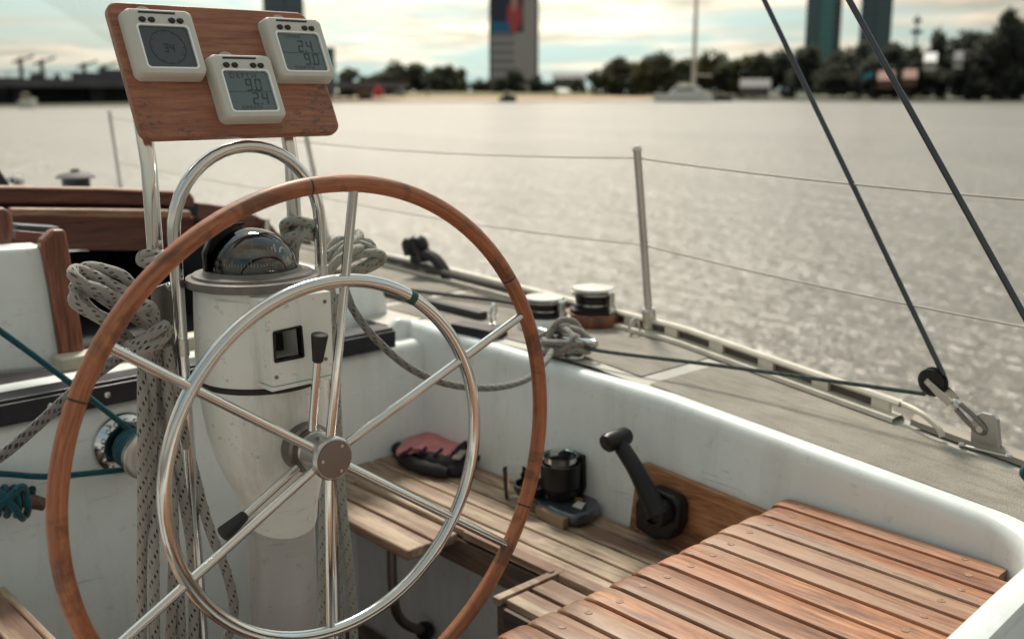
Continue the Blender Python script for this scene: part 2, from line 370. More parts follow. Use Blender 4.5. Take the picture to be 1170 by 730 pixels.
# ------------------------------------------------------------------ world, sun, camera
SUN_AZ, SUN_EL = R_(34), R_(50)
w = bpy.data.worlds.new('World'); bpy.context.scene.world = w; w.use_nodes = True
t = w.node_tree; N = t.nodes; L = t.links; bg = N['Background']
def wm(op, a, b=None, clamp=False):
    o = N.new('ShaderNodeMath'); o.operation = op; o.use_clamp = clamp
    for i, q in enumerate((a, b)):
        if q is None: continue
        if isinstance(q, (int, float)): o.inputs[i].default_value = q
        else: L.new(q, o.inputs[i])
    return o.outputs[0]
sky = N.new('ShaderNodeTexSky'); sky.sky_type = 'NISHITA'; sky.sun_disc = False; sky.sun_elevation = SUN_EL; sky.sun_rotation = SUN_AZ; sky.air_density = 1.2; sky.dust_density = 2.5
tc = N.new('ShaderNodeTexCoord'); sp = N.new('ShaderNodeSeparateXYZ'); L.new(tc.outputs['Generated'], sp.inputs[0])
dv = wm('ADD', wm('MAXIMUM', sp.outputs[2], 0), .07)
cb = N.new('ShaderNodeCombineXYZ'); L.new(wm('DIVIDE', sp.outputs[0], dv), cb.inputs[0]); L.new(wm('DIVIDE', sp.outputs[1], dv), cb.inputs[1])
def wn(sc, det, rough, loc):
    mp = N.new('ShaderNodeMapping'); mp.inputs['Location'].default_value = loc; L.new(cb.outputs[0], mp.inputs[0])
    o = N.new('ShaderNodeTexNoise'); o.inputs['Scale'].default_value = sc; o.inputs['Detail'].default_value = det; o.inputs['Roughness'].default_value = rough; o.inputs['Distortion'].default_value = .3; L.new(mp.outputs[0], o.inputs['Vector']); return o.outputs[0]
def wr(f, stops):
    o = N.new('ShaderNodeValToRGB'); e = o.color_ramp.elements
    while len(e) < len(stops): e.new(.5)
    for q, (p, c) in zip(e, stops): q.position = p; q.color = (*c, 1)
    L.new(f, o.inputs[0]); return o.outputs[0]
def wmix(f, a, b, bt='MIX'):
    o = N.new('ShaderNodeMix'); o.data_type = 'RGBA'; o.blend_type = bt
    for i, q in ((0, f), (6, a), (7, b)):
        if isinstance(q, (int, float)): o.inputs[i].default_value = q
        elif isinstance(q, tuple): o.inputs[i].default_value = (*q, 1)
        else: L.new(q, o.inputs[i])
    return o.outputs[2]
cov = wr(wm('ADD', wn(.42, 6, .6, (3.1, 1.7, 0)), wr(sp.outputs[2], [(0, (.0, .0, .0)), (.035, (.02, .02, .02)), (.055, (.12, .12, .12)), (.12, (.12, .12, .12)), (.5, (.07, .07, .07)), (1, (.05, .05, .05))])), [(.48, (0, 0, 0)), (.63, (1, 1, 1))])
# cloud brightness: brighter towards the veiled sun
sd = Vector((math.sin(R_(41)), math.cos(R_(41)), .22)).normalized()
dt = N.new('ShaderNodeVectorMath'); dt.operation = 'DOT_PRODUCT'; L.new(tc.outputs['Generated'], dt.inputs[0]); dt.inputs[1].default_value = sd
d01 = wm('MULTIPLY', wm('ADD', dt.outputs['Value'], 1.0), .5)
near = wr(dt.outputs['Value'], [(0, (.26, .26, .26)), (.35, (.46, .46, .46)), (.65, (.56, .56, .56)), (.88, (.32, .32, .32)), (.945, (.43, .43, .43)), (.985, (.6, .6, .6))])
shade = wr(wn(.9, 5, .6, (7.3, 2.2, 0)), [(.38, (.5, .55, .56)), (.62, (1, 1, 1))])
cloud = wmix(1.0, wmix(1.0, near, shade, 'MULTIPLY'), (1.1, .955, .745), 'MULTIPLY')
skyc = wmix(1.0, sky.outputs[0], (.1, .1, .1), 'MULTIPLY')
gap = wmix(.78, skyc, wmix(1.0, near, (.27, .48, .51), 'MULTIPLY'))
L.new(wmix(cov, gap, cloud), bg.inputs[0]); bg.inputs[1].default_value = 1.0
sun = bpy.data.lights.new('sun', 'SUN'); sun.energy = 1.5; sun.angle = R_(12); sun.color = (1, .91, .78)
so = bpy.data.objects.new('sun', sun); C.objects.link(so); so.rotation_euler = Vector((math.sin(SUN_AZ) * math.cos(SUN_EL), math.cos(SUN_AZ) * math.cos(SUN_EL), math.sin(SUN_EL))).to_track_quat('Z', 'Y').to_euler(); so.location = (0, 0, 30)
cam = bpy.data.cameras.new('camera'); co = bpy.data.objects.new('camera', cam); C.objects.link(co); bpy.context.scene.camera = co
cam.sensor_width = 36; cam.lens = 36 * FPX / 1170; cam.clip_start = .05; cam.clip_end = 8000
cam.dof.use_dof = True; cam.dof.focus_distance = 1.46; cam.dof.aperture_fstop = 3.6
co.rotation_euler = Matrix((RT, UP, -FW)).transposed().to_euler(); co.location = (0, 0, 0)
sc = bpy.context.scene; vs_ = sc.view_settings; vs_.view_transform = 'Standard'; vs_.look = 'None'; vs_.exposure = 1.36; vs_.gamma = 1
sc.render.engine = 'CYCLES'; sc.cycles.use_denoising = True; sc.cycles.max_bounces = 8

# ================================================================== SETTING
far_z = -H
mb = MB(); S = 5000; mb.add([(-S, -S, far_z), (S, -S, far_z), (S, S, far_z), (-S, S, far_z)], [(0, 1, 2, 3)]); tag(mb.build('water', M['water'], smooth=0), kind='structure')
# far bank: beach and grass in bands that follow the shore, and the land behind
shore_px = [(-700, 118.5, 150), (-300, 120.5, 146), (150, 121, 145), (350, 118, 176), (380, 117.2, 186), (600, 116.2, 204), (760, 115.0, 226), (900, 115.0, 226), (1170, 115.2, 222), (1500, 116, 205), (2200, 118, 180)]
def shore(off, zz):
    out = []
    for px, py, D in shore_px:
        p = far(px, 105, D + off); out.append(Vector((p.x, p.y, zz)))
    return out
mb = MB(); mb.grid([shore(-3, far_z - .3), shore(0, far_z + .12), shore(60, far_z + .7), shore(300, far_z + 1.2), shore(4000, far_z + 1.6)]); tag(mb.build('river_bank', M['land'], smooth=0), kind='structure')
def band(px0, px1, o0, o1, z0, z1, name, mat):
    a, b = [], []
    for i in range(25):
        px = px0 + (px1 - px0) * i / 24
        for k in range(len(shore_px) - 1):
            if shore_px[k][0] <= px <= shore_px[k + 1][0]:
                q = (px - shore_px[k][0]) / (shore_px[k + 1][0] - shore_px[k][0]); D = shore_px[k][2] * (1 - q) + shore_px[k + 1][2] * q
        wob = 1.5 * math.sin(i * 1.3); p = far(px, 105, D + o0 + wob * .3); q_ = far(px, 105, D + o1 + wob); a.append((p.x, p.y, z0)); b.append((q_.x, q_.y, z1))
    tag(MB().grid([a, b]).build(name, mat, smooth=0), kind='structure')
band(365, 770, -1.5, 46, far_z + .13, far_z + .9, 'beach', M['sand'])
band(450, 690, 40, 110, far_z + .86, far_z + 1.75, 'grass_bank', M['grass'])

# ================================================================== FAR THINGS
def frame_at(px, D):
    p = far(px, 105, D); f = Vector((p.x, p.y, 0)).normalized(); r = Vector((f.y, -f.x, 0)); return Vector((p.x, p.y, 0)), r, f
def mpp(px, D):            # metres per photo pixel (horizontally, near the horizon) at range D
    a, b = far(px - 1, 105, D), far(px + 1, 105, D); return (a - b).length / 2
def zat(px, py, D): return far(px, py, D).z
def tower(name, label, cat, px0, px1, ptop, D, mat, depth=22, extra=None, group=None):
    c = (px0 + px1) / 2; p, r, f = frame_at(c, D); wd = mpp(c, D) * (px1 - px0); zt = zat(c, ptop, D); z0 = far_z + 1
    t_ = thing(name, label, cat, (p.x, p.y, z0), group)
    m = MB(); Mx = Matrix((r, f, Vector((0, 0, 1)))).transposed()
    m.box(p + f * depth / 2 + Vector((0, 0, (zt + z0) / 2)), (wd, depth, zt - z0), Mx); m.build('facade', mat, t_, 0)
    m = MB(); m.box(p + f * depth / 2 + Vector((0, 0, zt + .4)), (wd * 1.02, depth * 1.02, .8), Mx); m.build('roof', M['roof'], t_, 0)
    if extra: extra(t_, p, r, f, wd, z0, zt, Mx)
    return t_
def hotel_x(t_, p, r, f, wd, z0, zt, Mx):
    D = 420; k = mpp(588, D)
    def rect(nm, x0, x1, y0, y1, mat, off):
        za, zb = zat(588, y1, D), zat(588, y0, D)
        m = MB(); m.box(p - f * off + r * ((x0 + x1) / 2 - 588) * k + Vector((0, 0, (za + zb) / 2)), ((x1 - x0) * k, .15, zb - za), Mx); return m.build(nm, mat, t_, 0)
    ps = rect('poster', 562, 598, -20, 37, M['navy'], .2)
    def onp(nm, pts, mat, off):
        m = MB(); m.prism([p - f * off + r * (x - 588) * k + Vector((0, 0, zat(588, y, D))) for x, y in pts], f * .05); m.build(nm, mat, ps, 0)
    onp('blue_band', [(562, 25), (583, 26), (583, 37), (562, 37)], M['blue'], .40)
    onp('rose_shape', [(580, 12), (586, -4), (592, -2), (597, 12), (596, 26), (591, 38), (584, 37), (580, 26)], M['rosy'], .36)
    onp('pale_shape', [(584, -6), (588, -12), (592, -4), (590, 12), (586, 14)], M['skin'], .44)
    for x0, x1 in ((559.5, 562.0), (613, 615.5)):
        rect('corner_pier', x0, x1, -60, 104, M['curtain_dark'], .12)
tower('hotel_tower', 'grey concrete hotel tower with a red and blue poster rising beyond the beach', 'building', 561, 614, -60, 420, M['hotel'], 24, hotel_x)
def glass_x(t_, p, r, f, wd, z0, zt, Mx):
    m = MB(); m.box(p - f * .2 + r * wd * .06 + Vector((0, 0, (zt + z0) / 2)), (wd * .42, .3, zt - z0 - 1), Mx); m.build('glazed_strip', M['curtain_teal'], t_, 0)
    m = MB(); m.box(p - f * .25 + r * wd * .42 + Vector((0, 0, (zt + z0) / 2)), (wd * .155, .3, zt - z0 - 1), Mx); m.build('dark_return', M['curtain_dark'], t_, 0)
tower('glass_tower', 'dark glass tower with a teal strip above the trees, left of its pair', 'building', 916, 956, -70, 520, M['curtain'], 20, glass_x, 'twin glass towers')
tower('glass_tower', 'dark glass tower crossed by the long wire, right of its pair', 'building', 977, 1013, -70, 540, M['curtain'], 20, None, 'twin glass towers')
tower('office_tower', 'dark blue grey tower top showing above the instrument board', 'building', 305, 351, -30, 430, M['curtain'], 20)
tower('office_block', 'teal glass office block beside the right hand display', 'building', 366, 384, 57, 400, M['curtain_teal'], 14)
def pav(name, label, px0, px1, ptop, pbot, D, mat, roofm, cat='building'):
    c = (px0 + px1) / 2; p, r, f = frame_at(c, D); k = mpp(c, D); zt, z0 = zat(c, ptop, D), zat(c, pbot, D); Mx = Matrix((r, f, Vector((0, 0, 1)))).transposed()
    t_ = thing(name, label, cat, (p.x, p.y, z0)); wd = (px1 - px0) * k
    MB().box(p + f * 4 + Vector((0, 0, (zt + z0) / 2)), (wd, 8, zt - z0), Mx).build('wall', mat, t_, 0)
    a = [p + r * s * wd * .54 + f * q + Vector((0, 0, zt + h)) for s, q, h in ((-1, -1, 0), (-1, 4, 1.8), (-1, 9, 0))]
    MB().prism(a, r * wd * 1.08).build('roof', roofm, t_, 0)
    for i in range(4): MB().box(p - f * .06 + r * wd * (-.36 + .24 * i) + Vector((0, 0, z0 + (zt - z0) * .5)), (wd * .13, .1, (zt - z0) * .5), Mx).build('window', M['curtain_dark'], t_, 0)
    return t_
pav('pavilion', 'long low grey pavilion between the hotel tower and the trees', 632, 668, 90, 101, 330, M['lowbuild'], M['roof'])
pav('shore_house', 'low pale boathouse with a wide roof right of the moored catamaran', 846, 879, 100, 111, 232, M['lowbuild'], M['roof'])
pav('hillside_house', 'small house with a pale gable half hidden among dark trees', 1053, 1067, 71, 80, 215, M['bright'], M['bright'])
pav('hillside_house', 'second small pale house to the right among dark trees', 1087, 1097, 69, 78, 216, M['bright'], M['roof'])
pav('kiosk', 'little kiosk with terracotta walls below the right glass tower', 1002, 1020, 92, 101, 214, M['orange'], M['orange'])
pav('kiosk', 'little terracotta kiosk right of the long wire by the far bank', 1031, 1046, 90, 98, 214, M['orange'], M['orange'])
# tent, beach things
def tent(px, py0, py1, wpx, D, mat, label):
    p, r, f = frame_at(px, D); k = mpp(px, D); z0, z1 = zat(px, py1, D), zat(px, py0, D); wd = wpx * k
    t_ = thing('tent', label, 'tent', (p.x, p.y, z0)); m = MB(); h = z1 - z0
    q = [p + r * sx * wd / 2 + f * sy * wd / 2 + Vector((0, 0, z0 + h * .45)) for sx, sy in ((-1, -1), (1, -1), (1, 1), (-1, 1))]
    m.add(q + [p + Vector((0, 0, z1))], [(0, 1, 4), (1, 2, 4), (2, 3, 4), (3, 0, 4), (3, 2, 1, 0)]); m.build('canopy', mat, t_, 0)
    for sx, sy in ((-1, -1), (1, -1), (1, 1), (-1, 1)):
        b = p + r * sx * wd * .47 + f * sy * wd * .47; MB().cyl(b + Vector((0, 0, z0)), b + Vector((0, 0, z0 + h * .46)), .07, 6).build('pole', M['bright'], t_)
    m = MB(); m.grid([[q[3] * 1, q[2] * 1], [q[3] - Vector((0, 0, h * .45)), q[2] - Vector((0, 0, h * .45))]]); m.build('back_wall', mat, t_, 0)
tent(432, 96, 111, 13, 200, M['red'], 'red tent standing at the left end of the far beach')
tent(414, 97, 109, 18, 206, M['cream'], 'cream tent beside the red tent on the far beach')
def car(px, py, wpx, D, mat, label, group='cars parked along the far bank'):
    p, r, f = frame_at(px, D); k = mpp(px, D); L_ = wpx * k; z0 = zat(px, py, D); h = L_ * .33
    t_ = thing('parked_car', label, 'car', (p.x, p.y, z0), group)
    pr = [(-.5, .12), (-.49, .5), (-.3, .56), (-.18, .98), (.2, 1.0), (.34, .6), (.49, .5), (.5, .12)]
    MB().prism([p + r * x * L_ + Vector((0, 0, z0 + y * h)) for x, y in pr], f * L_ * .4).build('body', mat, t_, 0, .05)
    MB().prism([p - f * .02 + r * x * L_ + Vector((0, 0, z0 + y * h)) for x, y in ((-.25, .6), (-.16, .92), (.18, .93), (.28, .62))], f * (L_ * .4 + .04)).build('window', M['curtain_dark'], t_, 0)
    for x in (-.3, .3): MB().cyl(p - f * .05 + r * x * L_ + Vector((0, 0, z0 + .17 * h)), p + f * (L_ * .4 + .05) + r * x * L_ + Vector((0, 0, z0 + .17 * h)), .22 * h, 12).build('wheel', M['rubber'], t_)
car(393, 112, 22, 205, M['car_dark'], 'dark car parked at the left end of the beach beside the display'); car(444, 110, 12, 215, M['car_dark'], 'dark small car right of the red tent')
car(456, 110, 15, 230, M['concrete'], 'grey car standing on the beach right of the red tent')
car(1094, 109, 21, 236, M['bright'], 'white car parked on the far bank at right'); car(1122, 109, 24, 238, M['alloy'], 'silver grey car parked between the white and the red one'); car(1152, 109, 22, 240, M['red'], 'red car parked last at the right end of the bank')
# catamaran and small boats
def cat_boat(px, D):
    p, r, f = frame_at(px, D); k = mpp(px, D); z0 = far_z; Lh = 66 * k
    t_ = thing('catamaran', 'white sailing catamaran with tall bare mast moored off the far bank', 'boat', (p.x, p.y, z0))
    def P(x, y, z): return p + r * x * k + f * y + Vector((0, 0, z0 + z))
    for y in (0, 4.5):
        m = MB(); rows = []
        for i in range(13):
            s = i / 12; x = -34 + 68 * s; hw = .75 * (1 - abs(2 * s - 1) ** 3) ** .6 + .02; zt = 1.25 + .35 * (1 - s)
            rows.append([P(x, y - hw, zt), P(x + 1, y - hw * .8, .1), P(x + 1, y, -.25), P(x + 1, y + hw * .8, .1), P(x, y + hw, zt)])
        m.grid(rows); m.grid([[q[0] for q in rows], [q[-1] for q in rows]]); m.build('hull', M['bright'], t_, 30)
    m = MB(); m.prism([P(x, -.2, z) for x, z in ((-17, 1.45), (-10, 2.6), (5, 3.15), (18, 2.9), (27, 1.4))], f * 5); m.build('cabin', M['bright'], t_, 0, .15)
    m = MB(); m.prism([P(x, -.26, z) for x, z in ((-11, 2.1), (-8, 2.5), (12, 2.6), (13, 2.1))], f * .05); m.build('window', M['car_dark'], t_, 0)
    m = MB(); m.prism([P(x, 1, z) for x, z in ((-8, 3.0), (-6, 3.5), (6, 3.6), (8, 3.0))], f * 2.5); m.build('flybridge', M['beige'], t_, 0)
    zt = zat(792, -40, D) - z0; m = MB(); m.tube([P(12, 2.2, 2.8), P(12, 2.2, 14), P(12, 2.2, zt)], [.42, .38, .24], 10); m.build('mast', M['beige'], t_)
    m = MB(); m.tube([P(12, 2.2, 5.0), P(33, 2.2, 4.8)], .14, 8); m.build('boom', M['beige'], t_)
cat_boat(780, 200)
def motor(px, wpx, D, label, mat):
    p, r, f = frame_at(px, D); k = mpp(px, D); z0 = far_z; t_ = thing('motorboat', label, 'boat', (p.x, p.y, z0))
    def P(x, y, z): return p + r * x * wpx * k + f * y + Vector((0, 0, z0 + z))
    m = MB(); rows = []
    for i in range(11):
        s = i / 10; x = -.5 + s; hw = 1.1 * (1 - s ** 3) ** .6 + .02; rows.append([P(x, -hw, .8 + .4 * s), P(x, -hw * .7, 0), P(x, 0, -.3), P(x, hw * .7, 0), P(x, hw, .8 + .4 * s)])
    m.grid(rows); m.grid([[q[0] for q in rows], [q[-1] for q in rows]]); m.build('hull', mat, t_, 30)
    MB().prism([P(x, -.8, z) for x, z in ((-.3, .85), (-.26, 1.7), (.1, 1.8), (.26, 1.0))], f * 1.6).build('cabin', M['cream'], t_, 0, .08)
    MB().prism([P(x, -.85, z) for x, z in ((-.22, 1.2), (-.2, 1.6), (.07, 1.65), (.16, 1.2))], f * .04).build('window', M['car_dark'], t_, 0)
motor(824, 26, 218, 'small motorboat with dark hull moored behind the catamaran', M['car_dark']); motor(30, 22, 138, 'small white boat lying below the dark quay at far left', M['bright'])
motor(580, 20, 196, 'low dark boat off the beach under the hotel tower', M['car_dark'])
# person on the beach (tiny)
def person(px, py, D, top, label):
    p = far(px, py, D); t_ = thing('person', label, 'person', tuple(p)); h = 1.75
    m = MB(); m.tube([p + Vector((-.1, 0, 0)), p + Vector((-.1, 0, h * .28)), p + Vector((-.07, 0, h * .5)), p + Vector((0, 0, h * .56)), p + Vector((0, 0, h * .7)), p + Vector((0, 0, h * .82)), p + Vector((0, 0, h * .86)), p + Vector((0, 0, h * .9)), p + Vector((0, 0, h * .96)), p + Vector((0, 0, h))], [.06, .085, .11, .17, .17, .21, .07, .09, .1, .05], 10)
    m.tube([p + Vector((.1, 0, 0)), p + Vector((.1, 0, h * .28)), p + Vector((.07, 0, h * .5)), p + Vector((0, 0, h * .56))], [.06, .085, .11, .12], 8)
    for s in (-1, 1): m.tube([p + Vector((s * .18, 0, h * .8)), p + Vector((s * .25, 0, h * .62)), p + Vector((s * .24, .05, h * .46))], [.06, .05, .04], 8)
    m.build('body', top, t_)
person(489, 111, 205, M['concrete'], 'lone person in dark clothes standing on the far beach')
person(635, 112, 208, M['orange'], 'person in orange clothes on the beach right of the hotel tower')
# mast / antenna and teal banner
p = far(1043, 90, 300); t_ = thing('antenna_mast', 'thin lattice antenna mast above the trees right of the glass towers', 'mast', (p.x, p.y, p.z)); m = MB()
for a in range(3):
    o = Vector((math.cos(a * 2.094), math.sin(a * 2.094), 0)) * .5; m.tube([p + o, Vector((p.x, p.y, zat(1043, 18, 300))) + o * .4], .14, 6)
m.build('lattice', M['concrete'], t_); m = MB(); m.box(Vector((p.x, p.y, zat(1043, 37, 300))), (2.2, 2.2, .9)); m.build('platform', M['concrete'], t_, 0); m = MB(); m.box(Vector((p.x, p.y, zat(1043, 24, 300))), (1.6, 1.6, .8)); m.build('platform', M['concrete'], t_, 0)
p, r, f = frame_at(990, 212); t_ = thing('banner', 'teal banner on poles in front of the dark trees', 'banner', (p.x, p.y, far_z + .3)); k = mpp(990, 212)
MB().prism([p + r * (x - 990) * k + Vector((0, 0, zat(990, y, 212))) for x, y in ((984, 86), (996, 81), (997, 88), (985, 92))], f * .06).build('cloth', M['tealp'], t_, 0)
for x in (984.5, 996.5): MB().cyl(p + r * (x - 990) * k + f * .1 + Vector((0, 0, far_z + .3)), p + r * (x - 990) * k + f * .1 + Vector((0, 0, zat(990, 82, 212))), .06, 6).build('pole', M['concrete'], t_)
# bridge + quay at left
def bridge():
    D = 150; p0 = far(-260, 105, D); p1 = far(440, 105, 215); p0.z = p1.z = 0; d = (p1 - p0); n = Vector((-d.y, d.x, 0)).normalized()
    t_ = thing('cable_bridge', 'dark cable stayed bridge low across the river at far left', 'bridge', (p0.x, p0.y, far_z))
    zt = zat(60, 89.5, D); MB().bar(p0 + Vector((0, 0, zt - .55)), p1 + Vector((0, 0, zt - .55)), 12, 1.1).build('deck', M['concrete'], t_, 0)
    for i in range(9):
        c = p0 + d * (i + .5) / 9; MB().box(c + Vector((0, 0, (far_z - .5 + zt - 1.1) / 2)), (2, 2.2, zt - 1.1 - far_z + .5)).build('pier', M['concrete'], t_, 0)
    m = MB(); m.bar(p0 - n * 5.9 + Vector((0, 0, zt + .9)), p1 - n * 5.9 + Vector((0, 0, zt + .9)), .1, .1)
    for i in range(60): c = p0 + d * i / 60 - n * 5.9; m.box(c + Vector((0, 0, zt + .45)), (.1, .1, .9))
    m.build('railing', M['concrete'], t_, 0)
    for i in range(16):
        a = far(38 - i * 1.0 + i * 6.0, -8 - i * .5, D + 8); b = far(190 + i * 3.2, 88, D + 18); MB().tube([a + (a - b) * .7, b], .024, 5).build('stay_cable', M['dark_steel'], t_)
    m = MB(); q0 = far(-300, 105, 172); q1 = far(372, 105, 205)
    return zt
zt_b = bridge()
p0 = far(-320, 105, 165); p1 = far(375, 105, 196); zz = zat(60, 93, 165)
t_ = thing('quay_wall', 'long dark quay wall and shed row behind the bridge', 'wall', (p0.x, p0.y, far_z)); MB().bar(Vector((p0.x, p0.y, (far_z - .5 + zz) / 2)), Vector((p1.x, p1.y, (far_z - .5 + zz) / 2)), 3, zz - far_z + .5).build('wall', M['concrete'], t_, 0)
m = MB()
for px, wpx, top in ((112, 56, 84), (135, 40, 80), (12, 30, 89)):
    p, r, f = frame_at(px, 185); k = mpp(px, 185); z1 = zat(px, top, 185); m.box(Vector((p.x, p.y, (z1 + far_z) / 2)), (wpx * k, 8, z1 - far_z), Matrix((r, f, Vector((0, 0, 1)))).transposed())
m.build('shed', M['concrete'], t_, 0)
for px, top, lab in ((25, 66, 'leftmost harbour crane above the dark quay'), (49, 68, 'second harbour crane above the dark quay'), (97, 72, 'harbour crane nearest to the instrument board'), (120, 74, 'harbour crane mast just beside the instrument board')):
    p = far(px, 90, 190); t_ = thing('harbour_crane', lab, 'crane', (p.x, p.y, far_z + 1), 'cranes on the quay'); zc = zat(px, top, 190); _, r, f = frame_at(px, 190)
    MB().bar(Vector((p.x, p.y, far_z + 1)), Vector((p.x, p.y, zc)), .5, .5, (1, 0, 0)).build('tower', M['concrete'], t_, 0); MB().bar(Vector((p.x, p.y, zc - .8)) - r * 1.2, Vector((p.x, p.y, zc + .3)) + r * 2.2, .35, .35).build('jib', M['concrete'], t_, 0)
# ------------------------------------------------------------------ trees
crowns = []
for sd_ in range(6):
    rnd = random.Random(sd_ * 11 + 3); m = MB(); lobes = []
    for i in range(18):
        a = rnd.uniform(0, 2 * PI); h = rnd.uniform(.1, .9); rr = (.30 * math.sin(PI * min(1, (h + .12) / 1.1)) + .05) * rnd.uniform(.35, 1.05)
        lobes.append((Vector((math.cos(a) * rr, math.sin(a) * rr, h)), rnd.uniform(.13, .22)))
    for c_, rl in lobes:
        for i in range(120):
            d = Vector((rnd.gauss(0, 1), rnd.gauss(0, 1), rnd.gauss(0, 1))).normalized() * rl * rnd.uniform(.45, 1.1); q = c_ + d
            a = Vector((rnd.gauss(0, 1), rnd.gauss(0, 1), rnd.gauss(0, 1))).normalized(); b = a.cross(Vector((rnd.gauss(0, 1), rnd.gauss(0, 1), rnd.gauss(0, 1)))).normalized(); s = rnd.uniform(.028, .062)
            m.add([q - a * s, q + b * s * .7, q + a * s, q - b * s * .7], [(0, 1, 2, 3)])
    crowns.append(m)
tree_me = {}
def tree(px, ptop, wpx, D, label, kind, var, base_py=106, group='trees along the far bank'):
    p, r, f = frame_at(px, D); k = mpp(px, D); z0 = far_z + .8; h = zat(px, ptop, D) - z0; wd = wpx * k
    t_ = thing('tree', label, 'tree', (p.x, p.y, z0), group)
    key = (var, kind)
    if key not in tree_me:
        o = crowns[var].build('crown', M['leaf'][kind], None, 0)
        m = MB(); m.tube([(0, 0, 0), (.01, 0, .3), (0, .01, .7)], [.035, .025, .01], 8)
        for i in range(5): a = i * 1.26; m.tube([(0, 0, .22 + .07 * i), (math.cos(a) * .12, math.sin(a) * .12, .4 + .08 * i), (math.cos(a) * .22, math.sin(a) * .22, .52 + .07 * i)], [.016, .011, .005], 6)
        b = m.build('trunk', M['bark'], None); tree_me[key] = (o.data, b.data); bpy.data.objects.remove(o); bpy.data.objects.remove(b)
    for nm, me in zip(('crown', 'trunk'), tree_me[key]):
        o = bpy.data.objects.new(nm, me); C.objects.link(o); o.parent = t_; o.scale = (wd / .78, wd / .78, h / 1.03); o.rotation_euler = (0, 0, random.uniform(0, 6.28))
T = [(398, 78, 30, 300, 'low dark tree just right of the right hand display', 0, 0), (418, 84, 26, 300, 'small round tree above the cream tent', 1, 1), (440, 76, 34, 310, 'round dark tree above the red tent', 0, 2), (457, 71, 34, 312, 'tall rounded tree, second of the beach grove', 0, 3),
     (478, 73, 34, 315, 'wide tree in the middle of the beach grove', 0, 4), (497, 76, 32, 312, 'dark tree right of the middle of the beach grove', 0, 5), (511, 70, 26, 315, 'tallest tree at the right of the beach grove', 0, 1), (525, 78, 20, 320, 'slim tree closing the beach grove at its right end', 1, 0),
     (545, 89, 18, 330, 'low shrubby tree left of the hotel tower', 0, 2), (556, 92, 16, 330, 'lowest tree hugging the left foot of the hotel tower', 0, 3), (590, 80, 30, 300, 'dark tree before the middle of the hotel tower', 2, 4), (571, 90, 22, 300, 'low tree before the left edge of the hotel tower', 2, 0), (612, 86, 22, 300, 'tree before the right edge of the hotel tower', 2, 5), (626, 92, 20, 305, 'low bushy tree between the hotel tower and the pavilion', 0, 1), (661, 90, 18, 300, 'small dark tree standing before the pavilion', 2, 3),
     (690, 71, 40, 270, 'big round tree right of the pavilion', 0, 2), (712, 66, 40, 268, 'big tree second right of the pavilion', 0, 0), (735, 64, 38, 265, 'broad tree left of the catamaran mast', 1, 5), (757, 60, 40, 262, 'tall broad tree next to the catamaran mast on its left', 0, 4), (780, 62, 36, 262, 'dark tree directly behind the catamaran mast', 0, 1), (803, 61, 38, 262, 'tree right of the catamaran mast', 1, 3), (826, 58, 40, 260, 'tree above the small dark motorboat', 0, 2), (850, 64, 40, 260, 'tree above the low boathouse roof', 1, 0), (872, 60, 40, 258, 'tree with paler top above the right end of the boathouse', 0, 5), (895, 58, 42, 256, 'dark tree between the boathouse and the left wire', 2, 4),
     (925, 46, 52, 250, 'broad dark tree below the left glass tower', 2, 1), (955, 58, 46, 250, 'dark tree below the gap of the two glass towers', 2, 3), (985, 46, 50, 246, 'broad dark tree below the right glass tower', 2, 2), (1013, 50, 46, 245, 'dark tree just right of the right glass tower', 2, 0), (1040, 54, 44, 242, 'dark tree below the antenna mast', 2, 5), (1070, 36, 30, 240, 'narrow tree with ragged tip left of the hillside houses', 2, 4), (1062, 54, 44, 244, 'dense dark tree around the first hillside house', 2, 1),
     (1090, 40, 52, 238, 'large dark tree above the hillside houses', 2, 3), (1118, 32, 56, 236, 'large dark tree left of the tallest tree', 2, 2), (1150, 12, 44, 234, 'tallest dark tree at the right edge of the view', 2, 0), (1160, 26, 64, 238, 'wide dark tree behind the tallest one at right', 2, 5), (1135, 36, 60, 232, 'dark tree above the red car', 2, 4), (1190, 28, 60, 234, 'dark tree cut off by the right edge', 2, 1), (1104, 58, 60, 230, 'low dark tree above the white car', 2, 0), (1055, 66, 50, 233, 'low dark tree behind the right wire', 2, 2), (1000, 66, 50, 235, 'low dark tree behind the teal banner', 2, 3), (950, 72, 50, 238, 'low dark tree behind the left wire', 2, 5),
     (44, 80, 20, 190, 'domed tree on the quay at far left', 2, 1), (65, 84, 22, 190, 'low domed tree right of the first one on the quay', 2, 2)]
for a in T: tree(*a)

# ================================================================== THE BOAT
boat = thing('sailboat', 'white sailing yacht seen across its cockpit, with beige side deck and wooden companionway', 'boat', (CX, 2, -H))
EP = [(-1.2, 1.42), (-.5, 1.58), (0, 1.68), (.63, 1.79), (1.52, 1.875), (2.4, 1.985), (3.1, 2.03), (5, 2.07), (7, 1.85), (9, 1.25), (10.2, .76)]
ys = []; ee = cr([(x, y, 0) for y, x in EP], 6)
DZ = -.556
def DF(y): return -.082 * max(0, 1.42 - max(y, -.2))      # the deck falls away towards the stern
def edge(y):
    for a, b in zip(ee, ee[1:]):
        if a.y <= y <= b.y: q = (y - a.y) / (b.y - a.y); return a.x + (b.x - a.x) * q
    return ee[0].x if y < ee[0].y else ee[-1].x
CI, LW, CF = 1.503, .045, 2.0        # coaming inner face, lip width, forward end
